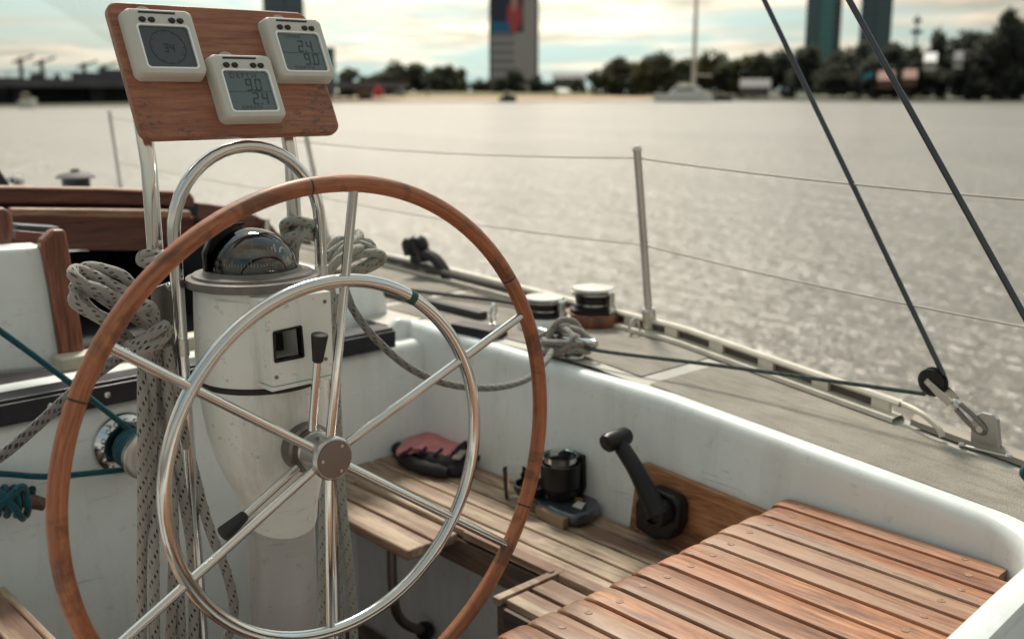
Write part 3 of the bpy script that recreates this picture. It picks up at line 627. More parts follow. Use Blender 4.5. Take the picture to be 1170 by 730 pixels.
# hull
m = MB()
for s in (1, -1):
    rows = []
    for q in ee:
        hb = q.x - CX
        rows.append([(CX + s * (hb * a), q.y, z) for a, z in ((1, DZ - .003 + DF(q.y)), (1.03, DZ - .3), (1.0, -1.5), (.8, -2.0), (.3, -2.4), (0, -2.5))])
    m.grid(rows)
q = ee[0]; hb = q.x - CX; m.add([(CX - hb, q.y, DZ - .003 + DF(q.y)), (CX + hb, q.y, DZ - .003 + DF(q.y)), (CX + hb, q.y, -1.5), (CX + hb * .3, q.y, -2.4), (CX - hb * .3, q.y, -2.4), (CX - hb, q.y, -1.5)], [(0, 1, 2, 3, 4, 5)])
m.build('hull', M['hull'], boat, 30)
# decks (starboard side deck from the lip to the edge, port side the same, foredeck)
def lipx(y):
    if y > .59: return CI + .0505
    if y > .44: return 1.403 + math.sqrt(max(0, .1505 ** 2 - (y - .59) ** 2))
    return 1.415
def strip(y0, y1, inner, n, z, s=1, outer_in=0.0):
    a, b = [], []
    for i in range(n + 1):
        y = y0 + (y1 - y0) * i / n; xi = inner(y) if callable(inner) else inner; xo = edge(y) - outer_in
        a.append((CX + s * (xi - CX), y, z + DF(y))); b.append((CX + s * (xo - CX), y, z + DF(y)))
    return [a, b]
m = MB(); m.grid(strip(-1.2, 2.02, lambda y: lipx(y) - .012, 90, DZ)); m.grid(strip(-1.2, 2.02, lambda y: min(CI + LW, edge(y) - .01), 40, DZ, -1))
for s in (1, -1): m.grid(strip(2.02, 10.2, lambda y: CX + min(.72, max(0.0, (edge(y) - CX) * .98)) if y < 6.6 else CX, 40, DZ, s))
m.build('deck', M['deck'], boat, 0)
m = MB()
m.grid(strip(-.6, 1.27, lambda y: lipx(y) + .002, 70, DZ + .002, 1, .05)); m.grid(strip(1.31, 2.2, CI + LW + .03, 20, DZ + .002, 1, .05)); m.grid(strip(2.24, 4.6, CI + .04, 20, DZ + .002, 1, .05)); m.build('nonskid_panel', M['nonskid'], boat, 0)
# coaming: swept profile round the starboard aft corner and across the stern
path = [Vector((CI, CF, 0)), Vector((CI, 1.2, 0)), Vector((CI, .66, 0))]
rc = .1
for i in range(0, 11):
    a = R_(90) * i / 10; path.append(Vector((CI - rc + rc * math.cos(a), .59 - rc * math.sin(a), 0)))
path += [Vector((1.3, .486, 0)), Vector((1.1, .475, 0)), Vector((.6, .458, 0)), Vector((.0, .455, 0))]
def sweep(m, path, prof):
    rows = []
    for i, p in enumerate(path):
        a = path[max(0, i - 1)]; b = path[min(len(path) - 1, i + 1)]; t_ = (b - a).normalized(); o = Vector((-t_.y, t_.x, 0))   # outward (left of travel, i.e. starboard/aft)
        rows.append([p + o * u + Vector((0, 0, z + (DF(p.y) if z > -.8 else 0))) for u, z in prof])
    m.grid(rows); return rows
lip = [(0.0, -.93), (0.0, DZ - .022), (.002, DZ - .010), (.007, DZ - .001), (.016, DZ + .006), (.03, DZ + .008), (.048, DZ + .0065), (.058, DZ + .0045), (.061, DZ - .002), (.061, DZ - .012)]
lip = [(u * .77, z) for u, z in lip]
m = MB(); rows = sweep(m, path, lip)
# aft outer face below the lip (the moulding drops away behind the stern seat)
outer = [(.043, DZ - .008), (.0485, DZ - .02), (.0485, -1.2)]
sweep(m, path[12:], outer)
# forward end of the coaming: a closed box end with softened edges
e = CF; m.add([(CI, e, -.92), (CI, e, DZ + .0), (CI + .02, e + .012, DZ + .004), (CI + .3, e + .012, DZ + .002), (CI + .3, e + .012, -.92)], [(0, 1, 2, 3, 4)])
m.build('coaming', M['gel'], boat, 50)
# raised forward end of the coaming (a moulded hump beside the traveller)
hump = [oy(2.0, 441, 412), oy(2.0, 448, 374), oy(2.0, 458, 363), oy(2.0, 478, 366), oy(2.0, 505, 381), oy(2.0, 520, 410)]
# cockpit well: bridge wall, sides below the benches, sole
BY = 1.93; TOPZ = -.585
m = MB(); m.grid([[(x, BY + dy, z) for x in (-.02, .3, .6, .9, 1.2, CI)] for dy, z in ((0, -1.25), (0, TOPZ - .02), (.006, TOPZ - .006), (.02, TOPZ), (.19, TOPZ))]); m.build('bridge_wall', M['gel'], boat, 50)
m = MB(); m.grid([[(CX + s * .55, y, z) for y in (.4, 1, 1.5, BY)] for s in (1,) for z in (-1.25, -.9)]); m.grid([[(CX - .55, y, z) for y in (.4, 1, 1.5, BY)] for z in (-1.25, -.9)])
m.add([(CX - .55, .4, -1.25), (CX + .55, .4, -1.25), (CX + .55, BY, -1.25), (CX - .55, BY, -1.25)], [(0, 1, 2, 3)])
for s in (1, -1): m.add([(CX + s * .55, .4, -.9), (CX + s * (CI - CX), .4, -.9), (CX + s * (CI - CX), BY, -.9), (CX + s * .55, BY, -.9)], [(0, 1, 2, 3)])
m.build('cockpit_well', M['well'], boat, 0)
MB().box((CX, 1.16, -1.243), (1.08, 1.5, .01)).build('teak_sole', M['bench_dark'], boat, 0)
m = MB(); m.grid([[(-.013, y, z) for y in (.45, 1, 1.5, 2.0)] for z in (-.92, DZ - .02)]); m.build('port_coaming', M['gel'], boat, 0)
# bridge deck strip forward of the traveller, sill, and bulkheads
m = MB(); m.box((CX - .2, 2.115, TOPZ - .1), (1.5, .19, .2)); m.build('bridge_deck', M['gel'], boat, 0)
m = MB(); m.box((.55, 2.0, TOPZ + .004), (.36, .1, .012)); m.build('step_pad', M['rubber'], boat, 0, .003)
a, b = oy(2.06, 60, 413), oy(2.06, 205, 398); m = MB(); m.box(((a.x + b.x) / 2 + .06, 2.07, (a.z + b.z) / 2), ((b.x - a.x) + .10, .05, .03)); m.build('companionway_sill', M['beige'], boat, 0, .006)
# white port bulkhead with rounded top, wooden post
b0 = [oy(2.1, 58, 283), oy(2.1, 50, 282), oy(2.1, 0, 284.5), oy(2.1, -120, 290), oy(2.1, -160, 440), oy(2.1, 76, 422)]
m = MB(); m.prism([Vector(q) for q in b0], (0, .09, 0)); m.build('port_bulkhead', M['gel'], boat, 30, .012, 3)
po = [oy(2.085, x, y) for x, y in ((46.5, 276), (61, 262.5), (75, 262.5), (79, 280), (89, 345), (98, 402), (76, 415), (70, 410), (57, 330))]
m = MB(); m.prism(po, (0, .03, 0)); m.build('companionway_post', M['mahogany_post'], boat, 30, .006, 3)
po = [oy(2.2, x, y) for x, y in ((-30, 238), (5, 237.5), (13, 242), (16, 250), (15, 279), (-30, 282))]
m = MB(); m.prism(po, (0, .035, 0)); m.build('washboard_end', M['mahogany_post'], boat, 30, .008, 3)
m = MB(); m.bar(oy(2.35, 14, 258.5), oy(2.35, 63, 261.5), .05, .012); m.build('sliding_rail', M['dark_steel'], boat, 0, .002); m = MB(); m.bar(oy(2.33, 14, 268), oy(2.33, 50, 271), .05, .022); m.build('rail_batten', M['mahogany_dark'], boat, 0, .003)
# companionway opening (dark interior box) and wooden hatch beams
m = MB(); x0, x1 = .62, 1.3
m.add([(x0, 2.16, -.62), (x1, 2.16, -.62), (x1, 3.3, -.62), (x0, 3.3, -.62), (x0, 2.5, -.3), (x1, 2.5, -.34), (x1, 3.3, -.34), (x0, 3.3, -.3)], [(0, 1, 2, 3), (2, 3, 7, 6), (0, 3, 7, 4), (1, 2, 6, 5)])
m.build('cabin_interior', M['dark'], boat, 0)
def beam(nm, y, pts_top, pts_bot, th, mat, bev=.006):
    m = MB(); m.prism([oy(y, *q) for q in pts_top] + [oy(y, *q) for q in reversed(pts_bot)], (0, th, 0)); return m.build(nm, mat, boat, 30, bev, 3)
beam('hatch_beam', 2.72, [(-90, 214), (0, 214.5), (120, 216.5), (205, 220), (219, 222), (223, 227)], [(-90, 233), (0, 233), (120, 234.5), (205, 237), (219, 238), (223, 236)], .05, M['mahogany_dark'])
beam('beam_cap', 2.7, [(-90, 213), (0, 213.5), (120, 215.5), (205, 219), (219, 221)], [(-90, 216.5), (0, 217), (120, 218.8), (205, 222), (219, 224)], .07, M['rail_wood'], .003)
beam('handrail', 2.6, [(12, 238), (100, 239), (180, 240), (219, 241)], [(12, 247.5), (100, 249), (180, 250), (219, 250)], .03, M['rail_wood'], .006)
beam('hatch_panel', 2.66, [(-60, 246), (100, 247), (222, 248)], [(-60, 286), (100, 286), (222, 287)], .03, M['mahogany_dark'], .002)
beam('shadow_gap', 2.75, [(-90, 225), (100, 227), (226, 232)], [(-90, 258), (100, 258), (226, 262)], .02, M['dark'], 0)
beam('cabin_side_trim', 2.78, [(214, 231), (240, 233), (268, 238), (293, 246), (310, 256), (320, 268), (324, 285)], [(214, 300), (240, 300), (268, 300), (293, 302), (310, 303), (320, 304), (324, 304)], .04, M['mahogany_dark'])
m = MB(); m.cyl(oy(2.76, 304, 268), oy(2.76, 304, 250), .011, 10); m.build('grab_pin', M['satin'], boat)
# cabin trunk roof forward of the beams (seen past them), and its starboard side
m = MB(); rows = []
for y in (2.8, 4, 5.2, 6.4):
    hw = .66 - max(0, y - 4.8) * .13; rows.append([(CX + hw, y, DZ), (CX + hw, y, -.47), (CX + hw * .6, y, -.42), (CX, y, -.40), (CX - hw * .6, y, -.42), (CX - hw, y, -.47), (CX - hw, y, DZ)])
m.grid(rows); m.add(rows[-1], [tuple(range(7))]); m.build('cabin_trunk', M['gel'], boat, 30)
# starboard bulkhead piece (white) right of the pedestal
pb = [oy(2.14, x, y) for x, y in ((372, 312), (425, 318), (436, 324), (443, 345), (446, 372), (446, 396), (372, 400))]
m = MB(); m.prism(pb, (0, .5, 0)); m.build('starboard_bulkhead', M['gel'], boat, 30, .01, 3)
# coaming nose: sloped moulded block joining coaming and bulkhead
pn = [oy(1.985, x, y) for x, y in ((439, 414), (447, 376), (457, 364), (470, 365), (520, 392), (520, 440), (437, 440))]
MB().prism(pn, (0, .03, 0)).build('coaming_nose', M['gel'], boat, 30, .012, 3)
# toe rail
def toe():
    m = MB(); ins = MB(); y0, y1 = .865, 5.0; n = 60
    def P(y, o, z): return Vector((edge(y) - o, y, DZ + z + DF(y)))
    N_ = 70; lo = [];
    prev = None
    rows_b, rows_t = [], []
    for i in range(N_ + 1):
        y = y0 + (y1 - y0) * i / N_
        rows_b.append([P(y, .05, .004), P(y, .048, .012), P(y, .012, .012), P(y, 0.0, .0), P(y, 0, -.03)]); rows_t.append([P(y, .026, .029), P(y, .030, .035), P(y, .026, .040), P(y, .012, .040), P(y, .008, .035), P(y, .012, .029), P(y, .026, .029)])
    m.grid(rows_b); m.grid(rows_t)
    # down-turned aft end
    e0 = P(y0, .019, .035); m.tube(cr([e0 + Vector((.0, .05, 0)), e0, e0 + Vector((-.02, -.05, -.004)), e0 + Vector((-.028, -.085, -.02)), e0 + Vector((-.03, -.095, -.034))], 5), .0052, 8, flat=1.2)
    y = y0 + .02; k = 0
    while y < y1 - .12:
        m.prism([P(y, .028, .01), P(y + .038, .028, .01), P(y + .038, .028, .032), P(y, .028, .032)], (.012, 0.0, 0)); 
        ins.prism([P(y + .038, .017, .01), P(y + .135, .017, .01), P(y + .135, .017, .032), P(y + .038, .017, .032)], (.004, 0, 0)); y += .135  # dark tan strips added inside the slots, standing in for their shade
    m.build('toe_rail', M['alloy'], boat, 40); ins.build('slot_shade_strip', M['slot_shade'], boat, 0)
    m = MB(); rows_b = []
    for i in range(12):
        y = -1.0 + (.84 - -1.0) * i / 11; rows_b.append([P(y, .028, .004), P(y, .026, .014), P(y, .014, .02), P(y, 0.0, .02), P(y, 0, -.03)])
    m.grid(rows_b); m.build('rubbing_strake', M['tan_alloy'], boat, 40)
M['tan_alloy'] = plain('weathered_alloy', (.3, .27, .22), .6, .2, .15, 20)
M['slot_shade'] = plain('slot_shade_tan', (.11, .09, .075), .7)  # colour of the shade in the toe rail slots
toe()
# genoa track and padeye ring on the side deck
m = MB(); m.bar((CI + .17, 1.9, DZ + .012), (CI + .2, 3.3, DZ + .012), .028, .018); m.build('genoa_track', M['track'], boat, 0, .002)

# ---------------------------------------------------------------- traveller track
tr = thing('traveller_track', 'black mainsheet track bolted across the forward edge of the cockpit', 'track', (CX, BY, TOPZ))
m = MB(); m.bar((-.02, BY - .004, TOPZ + .022), (1.41, BY - .004, TOPZ + .022), .03, .04); m.bar((-.02, BY + .02, TOPZ + .042), (1.41, BY + .02, TOPZ + .042), .06, .012); m.build('track_bar', M['track'], tr, 0, .003)
for i in range(13): 
    x = .1 + .105 * i; MB().lathe([(.007, 0), (.006, .003), (.0, .0045)], (x, BY - .019, TOPZ + .024), (0, -1, 0), 12).build('bolt', M['chrome'], tr)
m = MB(); m.bar(oz(DZ, 522, 379), oz(DZ, 568, 388), .05, .05); m.bar(oz(DZ, 556, 384), oz(DZ, 568, 387), .07, .03); tag(m.build('track_end', M['track'], tr, 0, .004))

# ---------------------------------------------------------------- benches
BZ = -.85
def slats_x(m, xs, wd, y0, y1, z, th):
    for x in xs: m.box((x, (y0 + y1) / 2 + random.uniform(-.002, .002), z - th / 2), (wd, y1 - y0, th))
b = thing('cockpit_bench', 'weathered grey slatted bench along the starboard side of the cockpit', 'bench', (1.37, 1.6, BZ - .06))
m = MB(); slats_x(m, [1.267 + .0525 * i for i in range(4)], .0465, .945, 2.09, BZ, .018); 
m.prism([(1.4535, .945, BZ - .018), (1.5, .945, BZ - .018), (1.5, 1.98, BZ - .018), (1.49, 2.06, BZ - .018), (1.4535, 2.09, BZ - .018)], (0, 0, .018))
m.build('slat', M['bench'], b, 30, .004, 2)
m = MB(); m.box((1.239, 1.345, BZ - .004), (.012, .245, .016)); m.build('edge_trim', M['bench'], b, 0, .002); m = MB(); m.box((1.239, 1.97, BZ - .010), (.010, .24, .016)); m.build('edge_trim', M['bench'], b, 0, .002)
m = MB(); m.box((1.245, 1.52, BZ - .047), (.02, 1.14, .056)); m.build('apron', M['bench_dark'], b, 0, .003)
m = MB()
for y in (1.1, 1.5, 1.9): m.box((1.37, y, BZ - .034), (.25, .03, .03))
m.build('batten', M['bench_dark'], b, 0)
lf = MB(); lf.prism([(1.103, 1.475, BZ - .022), (1.166, 1.475, BZ - .022), (1.166, 2.0, BZ - .022), (1.103, 2.0, BZ - .022)], (0, 0, .022)); lf.box((1.2, 1.74, BZ - .011), (.055, .53, .022))
o = lf.build('hinged_leaf', M['bench'], b, 30, .005, 2)
MB().box((1.195, 1.6, BZ - .04), (.085, .035, .03)).build('leaf_batten', M['bench_dark'], o, 0)
# aft leaf with a mitred frame
m = MB(); m.bar((1.10, 1.222, BZ - .006), (1.262, 1.222, BZ - .006), .018, .014); m.build('frame_trim', M['bench'], b, 0, .002)
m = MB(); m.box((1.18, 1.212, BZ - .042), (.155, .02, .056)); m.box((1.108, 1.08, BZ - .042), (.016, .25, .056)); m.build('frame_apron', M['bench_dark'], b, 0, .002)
m = MB(); slats_x(m, [1.138, 1.199], .052, .95, 1.209, BZ - .002, .016); m.build('aft_leaf_slat', M['bench'], b, 30, .003)
# support strut of the bench leaf
s_ = thing('bench_strut', 'bent steel strut propping the hinged bench leaf', 'strut', (1.16, 1.56, -1.1))
q = [oy(1.6, 447, 622), oy(1.6, 448, 660), oy(1.6, 451, 690), oy(1.61, 457, 706), oy(1.63, 470, 716), oy(1.65, 486, 720)]
MB().tube(cr(q, 6), .0105, 12).build('tube', M['brushed'], s_); p = q[-1]; MB().lathe([(.02, -.012), (.022, 0), (.018, .01), (.008, .014)], p, (1, .2, 0), 16).build('foot', M['black'], s_)
# port bench corner
b = thing('cockpit_bench', 'corner of the port bench in the bottom left of the view', 'bench', (.3, 1.6, BZ - .06))
m = MB(); a0, a1 = oz(-.85, 0, 688), oz(-.85, 58, 730)
slats_x(m, [.46 - .056 * i for i in range(7)], .05, 1.0, 1.83, BZ, .02); m.build('slat', M['bench'], b, 30, .004)
MB().box((.489, 1.42, BZ - .01), (.012, .84, .03)).build('edge_trim', M['bench'], b, 0, .003); MB().box((.475, 1.42, BZ - .06), (.018, .82, .07)).build('apron', M['bench_dark'], b, 0, .003)

# ---------------------------------------------------------------- aft helm seat
SZ = -.68
hs = thing('helm_seat', 'slatted teak helm seat with worn orange boards across the stern', 'seat', (1.0, .74, SZ - .1))
m = MB(); plugs = MB(); y1, y0 = .918, .42; pitch = .053; i = 0; x = 1.494
while x > .2:
    wd = pitch - .0048 if i else .040; xc = x - wd / 2
    yb = .498 if x < 1.403 else max(.5, .565 - math.sqrt(max(0, .0092 - (x - 1.403) ** 2)))
    ye = y1 - (.008 if i else .0) + random.uniform(-.003, .003)
    prof = [(-.5, -.022), (-.5, -.007), (-.485, -.0035), (-.45, -.0012), (-.3, -.0002), (0, .0), (.3, -.0002), (.45, -.0012), (.485, -.0035), (.5, -.007), (.5, -.022)]
    rows = []
    for yy, dz, sx in ((yb, 0, 1), (ye - .03, 0, 1), (ye - .012, -.0015, 1), (ye - .004, -.005, .97), (ye, -.011, .94)): rows.append([(xc + a * wd * sx, yy, SZ + max(z_ + dz, -.022)) for a, z_ in prof])
    b_ = len(m.v); m.grid(rows); m.add(rows[-1], [tuple(range(11))]); m.add(rows[0], [tuple(range(11))])
    for yy in (ye - .05, yb + .06):
        MB().lathe([(.0056, -.002), (.0056, .0006), (.0, .0008)], (xc + random.uniform(-.004, .004), yy + random.uniform(-.006, .006), SZ), (0, 0, 1), 14).build('screw_plug', M['plug'], hs)
    x -= wd + .0048; i += 1
m.build('slat', M['seat'], hs, 45)
m = MB(); m.box((.85, y1 - .07, SZ - .045), (1.28, .03, .044)); m.box((.85, .60, SZ - .045), (1.1, .03, .044)); m.build('support_batten', M['bench_dark'], hs, 0)
m = MB(); m.box((.8, y1 - .15, SZ - .32), (1.38, .02, .5)); tag(m.build('seat_front', M['gel'], boat, 0))

# ---------------------------------------------------------------- wheel
WC = Vector((.749, 1.146, -.4957)); AL = .0909; RO, RI = .38, .2497
wh = thing('yacht_helm', 'large steering wheel with varnished wooden rim and inner steel ring', 'steering wheel', tuple(WC))
def wp(a, r, off=0): return WC + Vector((math.sin(a) * r, -off, math.cos(a) * r))
MB().tube([wp(2 * PI * i / 144, RO) for i in range(144)], .0117, 16, True).build('rim', M['teak_rim'], wh)
MB().tube([wp(2 * PI * i / 120, RI, -.011) for i in range(120)], .0093, 16, True).build('inner_ring', M['chrome'], wh)
for k in range(6):
    a = AL + k * PI / 3; MB().tube([wp(a, .018, -.032), wp(a, RI, -.011), wp(a, RO - .006, 0)], .0066, 14).build('spoke', M['chrome'], wh)
hb = MB(); hb.lathe([(.0, .030), (.0285, .030), (.031, .027), (.031, .022), (.029, .0205), (.029, -.012), (.025, -.0135), (.025, -.018), (.0275, -.02), (.0275, -.026), (.024, -.028), (.0, -.028)], WC + Vector((0, .048, 0)), (0, -1, 0), 40); h = hb.build('hub', M['satin'], wh)
cp = MB(); cp.lathe([(.027, .0295), (.027, .0315), (.0, .032)], WC + Vector((0, .048, 0)), (0, -1, 0), 40); cpo = cp.build('hub_cap', M['brushed'], h)
for k in range(3):
    a = .6 + k * 2.094; MB().lathe([(.0028, .031), (.0025, .0328), (0, .033)], wp(a, .0205, -.048), (0, -1, 0), 10).build('screw', M['satin'], h)
a0 = math.atan2(oy(1.146, 476, 338).x - WC.x, oy(1.146, 476, 338).z - WC.z)
MB().tube([wp(a0 - .022 + .044 * i / 6, RI, -.011) for i in range(7)], .0102, 16).build('tape_band', M['tape'], wh)
# ---------------------------------------------------------------- pedestal
PX, PY = .738, 1.33; FX = .731
pd = thing('steering_pedestal', 'worn white steering pedestal with compass dome on top', 'pedestal', (PX, PY, -1.25))
MB().lathe([(.052, -1.25), (.052, -.60)], (PX + .016, PY, 0), (0, 0, 1), 40).build('column', M['column'], pd)
# cast cone: ring profile with curved skirt
m = MB(); n = 48; rows = []
for zz, r in ((-.405, .087), (-.412, .0905), (-.425, .092), (-.45, .0915), (-.49, .0885), (-.53, .081), (-.57, .069), (-.60, .060), (-.625, .0565), (-.632, .0545), (-.634, .052)):
    q = max(0, min(1, (-.425 - zz) / .2)); rows.append([(PX + .016 * q + math.cos(2 * PI * j / n) * r, PY + math.sin(2 * PI * j / n) * r, zz + (-.016 * q * (-math.sin(2 * PI * j / n)) if zz < -.56 else 0)) for j in range(n + 1)])
m.grid(rows); m.build('cone', M['ped'], pd, 30)
MB().lathe([(.0, .0), (.005, .0), (.004, .003), (0, .004)], oy(PY - .057, 340, 575), (0, -1, .2), 10).build('screw', M['brushed'], pd)
# upper housing: round drum with a flat faced box on its aft side, window hole
m = MB(); rows = []
for zz, r in ((-.402, .0925), (-.396, .0945), (-.368, .094), (-.302, .092), (-.275, .0905), (-.268, .089)):
    rows.append([(PX + math.cos(2 * PI * j / n) * r, PY + math.sin(2 * PI * j / n) * r, zz) for j in range(n + 1)])
m.grid(rows); keep = [k for k, f_ in enumerate(m.f) if not (all(.683 < m.v[i].x < .762 and m.v[i].y < PY for i in f_) and all(-.37 < m.v[i].z < -.30 for i in f_))]
m.f, m.uv = [m.f[k] for k in keep], [m.uv[k] for k in keep]; o = m.build('housing', M['ped'], pd, 30)
FY = 1.216
def fp(px, py): return oy(FY, px, py)
c4 = [fp(309, 443), fp(377, 425), fp(366, 338), fp(297, 366)]; w4 = [fp(311, 412), fp(345, 404), fp(339, 375), fp(306, 381)]
# squared-up outline of the box and of its window (x, z)
X0, X1, Z0, Z1 = .689, .786, -.391, -.29; WX0, WX1, WZ0, WZ1 = .690 + .004, .738, -.357, -.314
def fq(x, z, d=0): return Vector((x, FY + d, z))
O4 = [fq(X0, Z0), fq(X1, Z0), fq(X1, -.272), fq(X0 - .006, -.272)]; W4 = [fq(WX0, WZ0), fq(WX1, WZ0), fq(WX1 - .002, WZ1), fq(WX0, WZ1 - .002)]
m = MB(); V = O4 + W4 + [q + Vector((0, .05, 0)) for q in W4] + [q + Vector((0, .09, 0)) for q in O4]
m.add(V, [(0, 1, 5, 4), (1, 2, 6, 5), (2, 3, 7, 6), (3, 0, 4, 7), (4, 5, 9, 8), (5, 6, 10, 9), (6, 7, 11, 10), (7, 4, 8, 11), (0, 1, 13, 12), (1, 2, 14, 13), (2, 3, 15, 14), (3, 0, 12, 15)])
o2 = m.build('instrument_box', M['ped'], pd, 0)
m = MB(); m.add([q + Vector((0, .05, 0)) for q in W4], [(0, 1, 2, 3)]); m.build('window_recess', M['dark'], o2, 0)
m = MB(); t2 = [q + Vector((0, .004, 0)) for q in W4]
for a_, b_ in zip(t2, t2[1:] + t2[:1]): m.bar(a_, b_, .003, .012, (0, 1, 0))
m.build('window_liner', M['black'], o2, 0)
m = MB(); m.prism([fq(X0 - .004, Z0 - .001, -.004), fq(X1 + .004, Z0 - .001, -.004), fq(X1 + .004, Z0 - .001, .07), fq(X0 - .004, Z0 - .001, .07)], (0, 0, -.005)); m.build('box_lip', M['ped'], o2, 0, .001)
for x, z in ((X0 + .006, Z0 + .012), (X1 - .024, Z0 + .012), (X1 - .012, Z0 + .024), (X1 - .01, -.285)): MB().lathe([(.003, -.001), (.0026, .0018), (0, .002)], fq(x, z), (0, -1, 0), 10).build('screw', M['brushed'], o2)
MB().lathe([(.0905, -.4115), (.0905, -.4065), (.0915, -.4035)], (PX, PY, 0), (0, 0, 1), 48).build('dark_gasket', M['rubber'], pd)
# shaft boss
MB().lathe([(.036, 0), (.036, .02), (.031, .022), (.031, .028), (.02, .03), (.02, .075)], (WC.x, PY - .085, WC.z), (0, -1, 0), 32).build('shaft_boss', M['brushed'], pd)
# levers on both sides of the shaft
def lever(a, b, k0, label=None):
    o = MB().tube([a, b], .0062, 12).build('lever', M['chrome'], pd); d = (b - a).normalized()
    MB().lathe([(.006, -.002), (.0075, 0), (.0085, .010), (.0115, .034), (.0115, .0375), (.010, .0385), (0, .0385)], b, d, 20).build('knob', M['rubber'], o)
lever(oy(1.20, 357, 491), oy(1.185, 363, 412), 0); lever(oy(1.215, 339, 534), oy(1.20, 279, 589), 0)
MB().lathe([(.0, -.012), (.024, -.012), (.026, 0), (.024, .012), (0, .012)], (WC.x, 1.225, WC.z), (0, 1, 0), 28).build('lever_collar', M['satin'], pd)
# flange, compass
MB().lathe([(.086, -.270), (.0935, -.268), (.0945, -.262), (.0935, -.257), (.086, -.2555), (.084, -.252), (.070, -.250), (.068, -.246)], (FX, PY, 0), (0, 0, 1), 56).build('compass_flange', M['flange'] if 'flange' in M else M['rubber'], pd)
cmp_ = MB().lathe([(.0, -.2515), (.0665, -.2515), (.0655, -.2475), (.063, -.246), (.0, -.246)], (FX, PY, 0), (0, 0, 1), 48).build('compass', M['black'], pd)
m = MB(); Rr = .0615; prof = [(Rr * math.cos(R_(a)), -.2475 + Rr * .95 * math.sin(R_(a))) for a in range(0, 90, 6)] + [(.0005, -.2475 + Rr * .95)]
m.lathe(prof, (FX, PY, 0), (0, 0, 1), 48); m.build('dome', M['smoke'], cmp_, 60)
m = MB(); Rr = .051; prof = [(Rr * math.cos(R_(a)), -.246 + Rr * .5 * math.sin(R_(a))) for a in range(0, 90, 9)] + [(.0005, -.246 + Rr * .5)]
m.lathe(prof, (FX, PY + .002, 0), (0, 0, 1), 40); m.build('compass_card', M['card_black'], cmp_, 60)
m = MB()
for i in range(72):
    a = 2 * PI * i / 72; lg = .010 if i % 6 == 0 else .0045; rr = .0522
    c_ = Vector((FX + math.cos(a) * rr, PY + .002 + math.sin(a) * rr, -.238)); m.bar(c_, c_ + Vector((-math.cos(a) * .002, -math.sin(a) * .002, lg)), .0012, .0008, (math.cos(a), math.sin(a), 0))
m.build('card_mark', M['white'], cmp_, 0)
# rear hood of the compass
m = MB(); rows = []
for k in range(15):
    a = R_(75 + 100 * k / 14)
    rows.append([(FX + math.cos(a) * r * 1.0, PY + .004 + math.sin(a) * r, z) for r, z in ((.067, -.25), (.0675, -.222), (.058, -.2), (.042, -.188), (.026, -.184))])
m.grid(rows); o = m.build('hood', M['black'], cmp_, 50); sm = o.modifiers.new('Solid', 'SOLIDIFY'); sm.thickness = .003
# ---------------------------------------------------------------- pedestal guard
GY = 1.365
gd = thing('pedestal_guard', 'polished steel hoop guard arching over the compass', 'guard rail', (.745, GY, -1.25))
xl, xr = .632, .868; zt = oy(GY, 285, 167).z; rr = (xr - xl) / 2; cxg = (xl + xr) / 2
pts = [Vector((xl + .004, GY, -1.25)), Vector((xl, GY, -.8)), Vector((xl, GY, -.4)), Vector((xl, GY, zt - rr - .02))] + [Vector((cxg - rr * math.cos(PI * i / 20), GY, zt - rr + rr * math.sin(PI * i / 20))) for i in range(21)] + [Vector((xr, GY, zt - rr - .02)), Vector((xr, GY, -.4)), Vector((xr, GY, -.8)), Vector((xr - .004, GY, -1.25))]
MB().tube(pts, .0092, 16).build('hoop', M['chrome'], gd)
a = MB(); a.lathe([(.0, 0), (.03, 0), (.03, .008), (.012, .016)], (xl + .004, GY, -1.25), (0, 0, 1), 20); a.lathe([(.0, 0), (.03, 0), (.03, .008), (.012, .016)], (xr - .004, GY, -1.25), (0, 0, 1), 20); a.build('foot_flange', M['satin'], gd)
for px in (216, 366):
    q = oy(GY, px, 395 if px < 300 else 312); MB().lathe([(.0105, -.012), (.0105, .012)], Vector((xl if px < 300 else xr, GY, q.z)), (0, 0, 1), 16).build('clamp_ring', M['satin'], gd)
# steel bracket plate at left and small flat shelf at right
q = [oy(1.39, x, y) for x, y in ((173, 330), (207, 318), (207, 420), (178, 424))]
o = MB().prism(q, (0, .004, 0)).build('bracket_plate', M['brushed'], gd, 0, .001)
for x, y in ((193, 327), (196, 376)): MB().lathe([(.006, 0), (.006, .003), (.0035, .005), (0, .0055)], oy(1.39, x, y), (0, -1, 0), 12).build('bolt', M['chrome'], o)
# ---------------------------------------------------------------- instrument board
TAU = R_(26); B0 = Vector((.744, 1.35, -.06)); BU = Vector((1, 0, 0)); BV = Vector((0, math.sin(TAU), math.cos(TAU))); BN = Vector((0, -math.cos(TAU), math.sin(TAU)))
def bp(u, v, d=0): return B0 + BU * u + BV * v + BN * d
def rrect(x0, x1, y0, y1, r, n=6, bulge=0):
    out = []
    for cx_, cy_, a0 in ((x1 - r, y1 - r, 0), (x0 + r, y1 - r, 90), (x0 + r, y0 + r, 180), (x1 - r, y0 + r, 270)):
        for i in range(n + 1):
            a = R_(a0 + 90 * i / n); out.append((cx_ + r * math.cos(a), cy_ + r * math.sin(a)))
    if bulge:
        cx_, cy_ = (x0 + x1) / 2, (y0 + y1) / 2; hw, hh = (x1 - x0) / 2, (y1 - y0) / 2
        out = [(x + bulge * (1 if x > cx_ else -1) * (1 - ((y - cy_) / hh) ** 2), y + bulge * (1 if y > cy_ else -1) * (1 - ((x - cx_) / hw) ** 2)) for x, y in out]
    return out
ib = thing('instrument_board', 'scuffed mahogany instrument board on two steel tubes above the wheel', 'instrument board', tuple(bp(0, 0)))
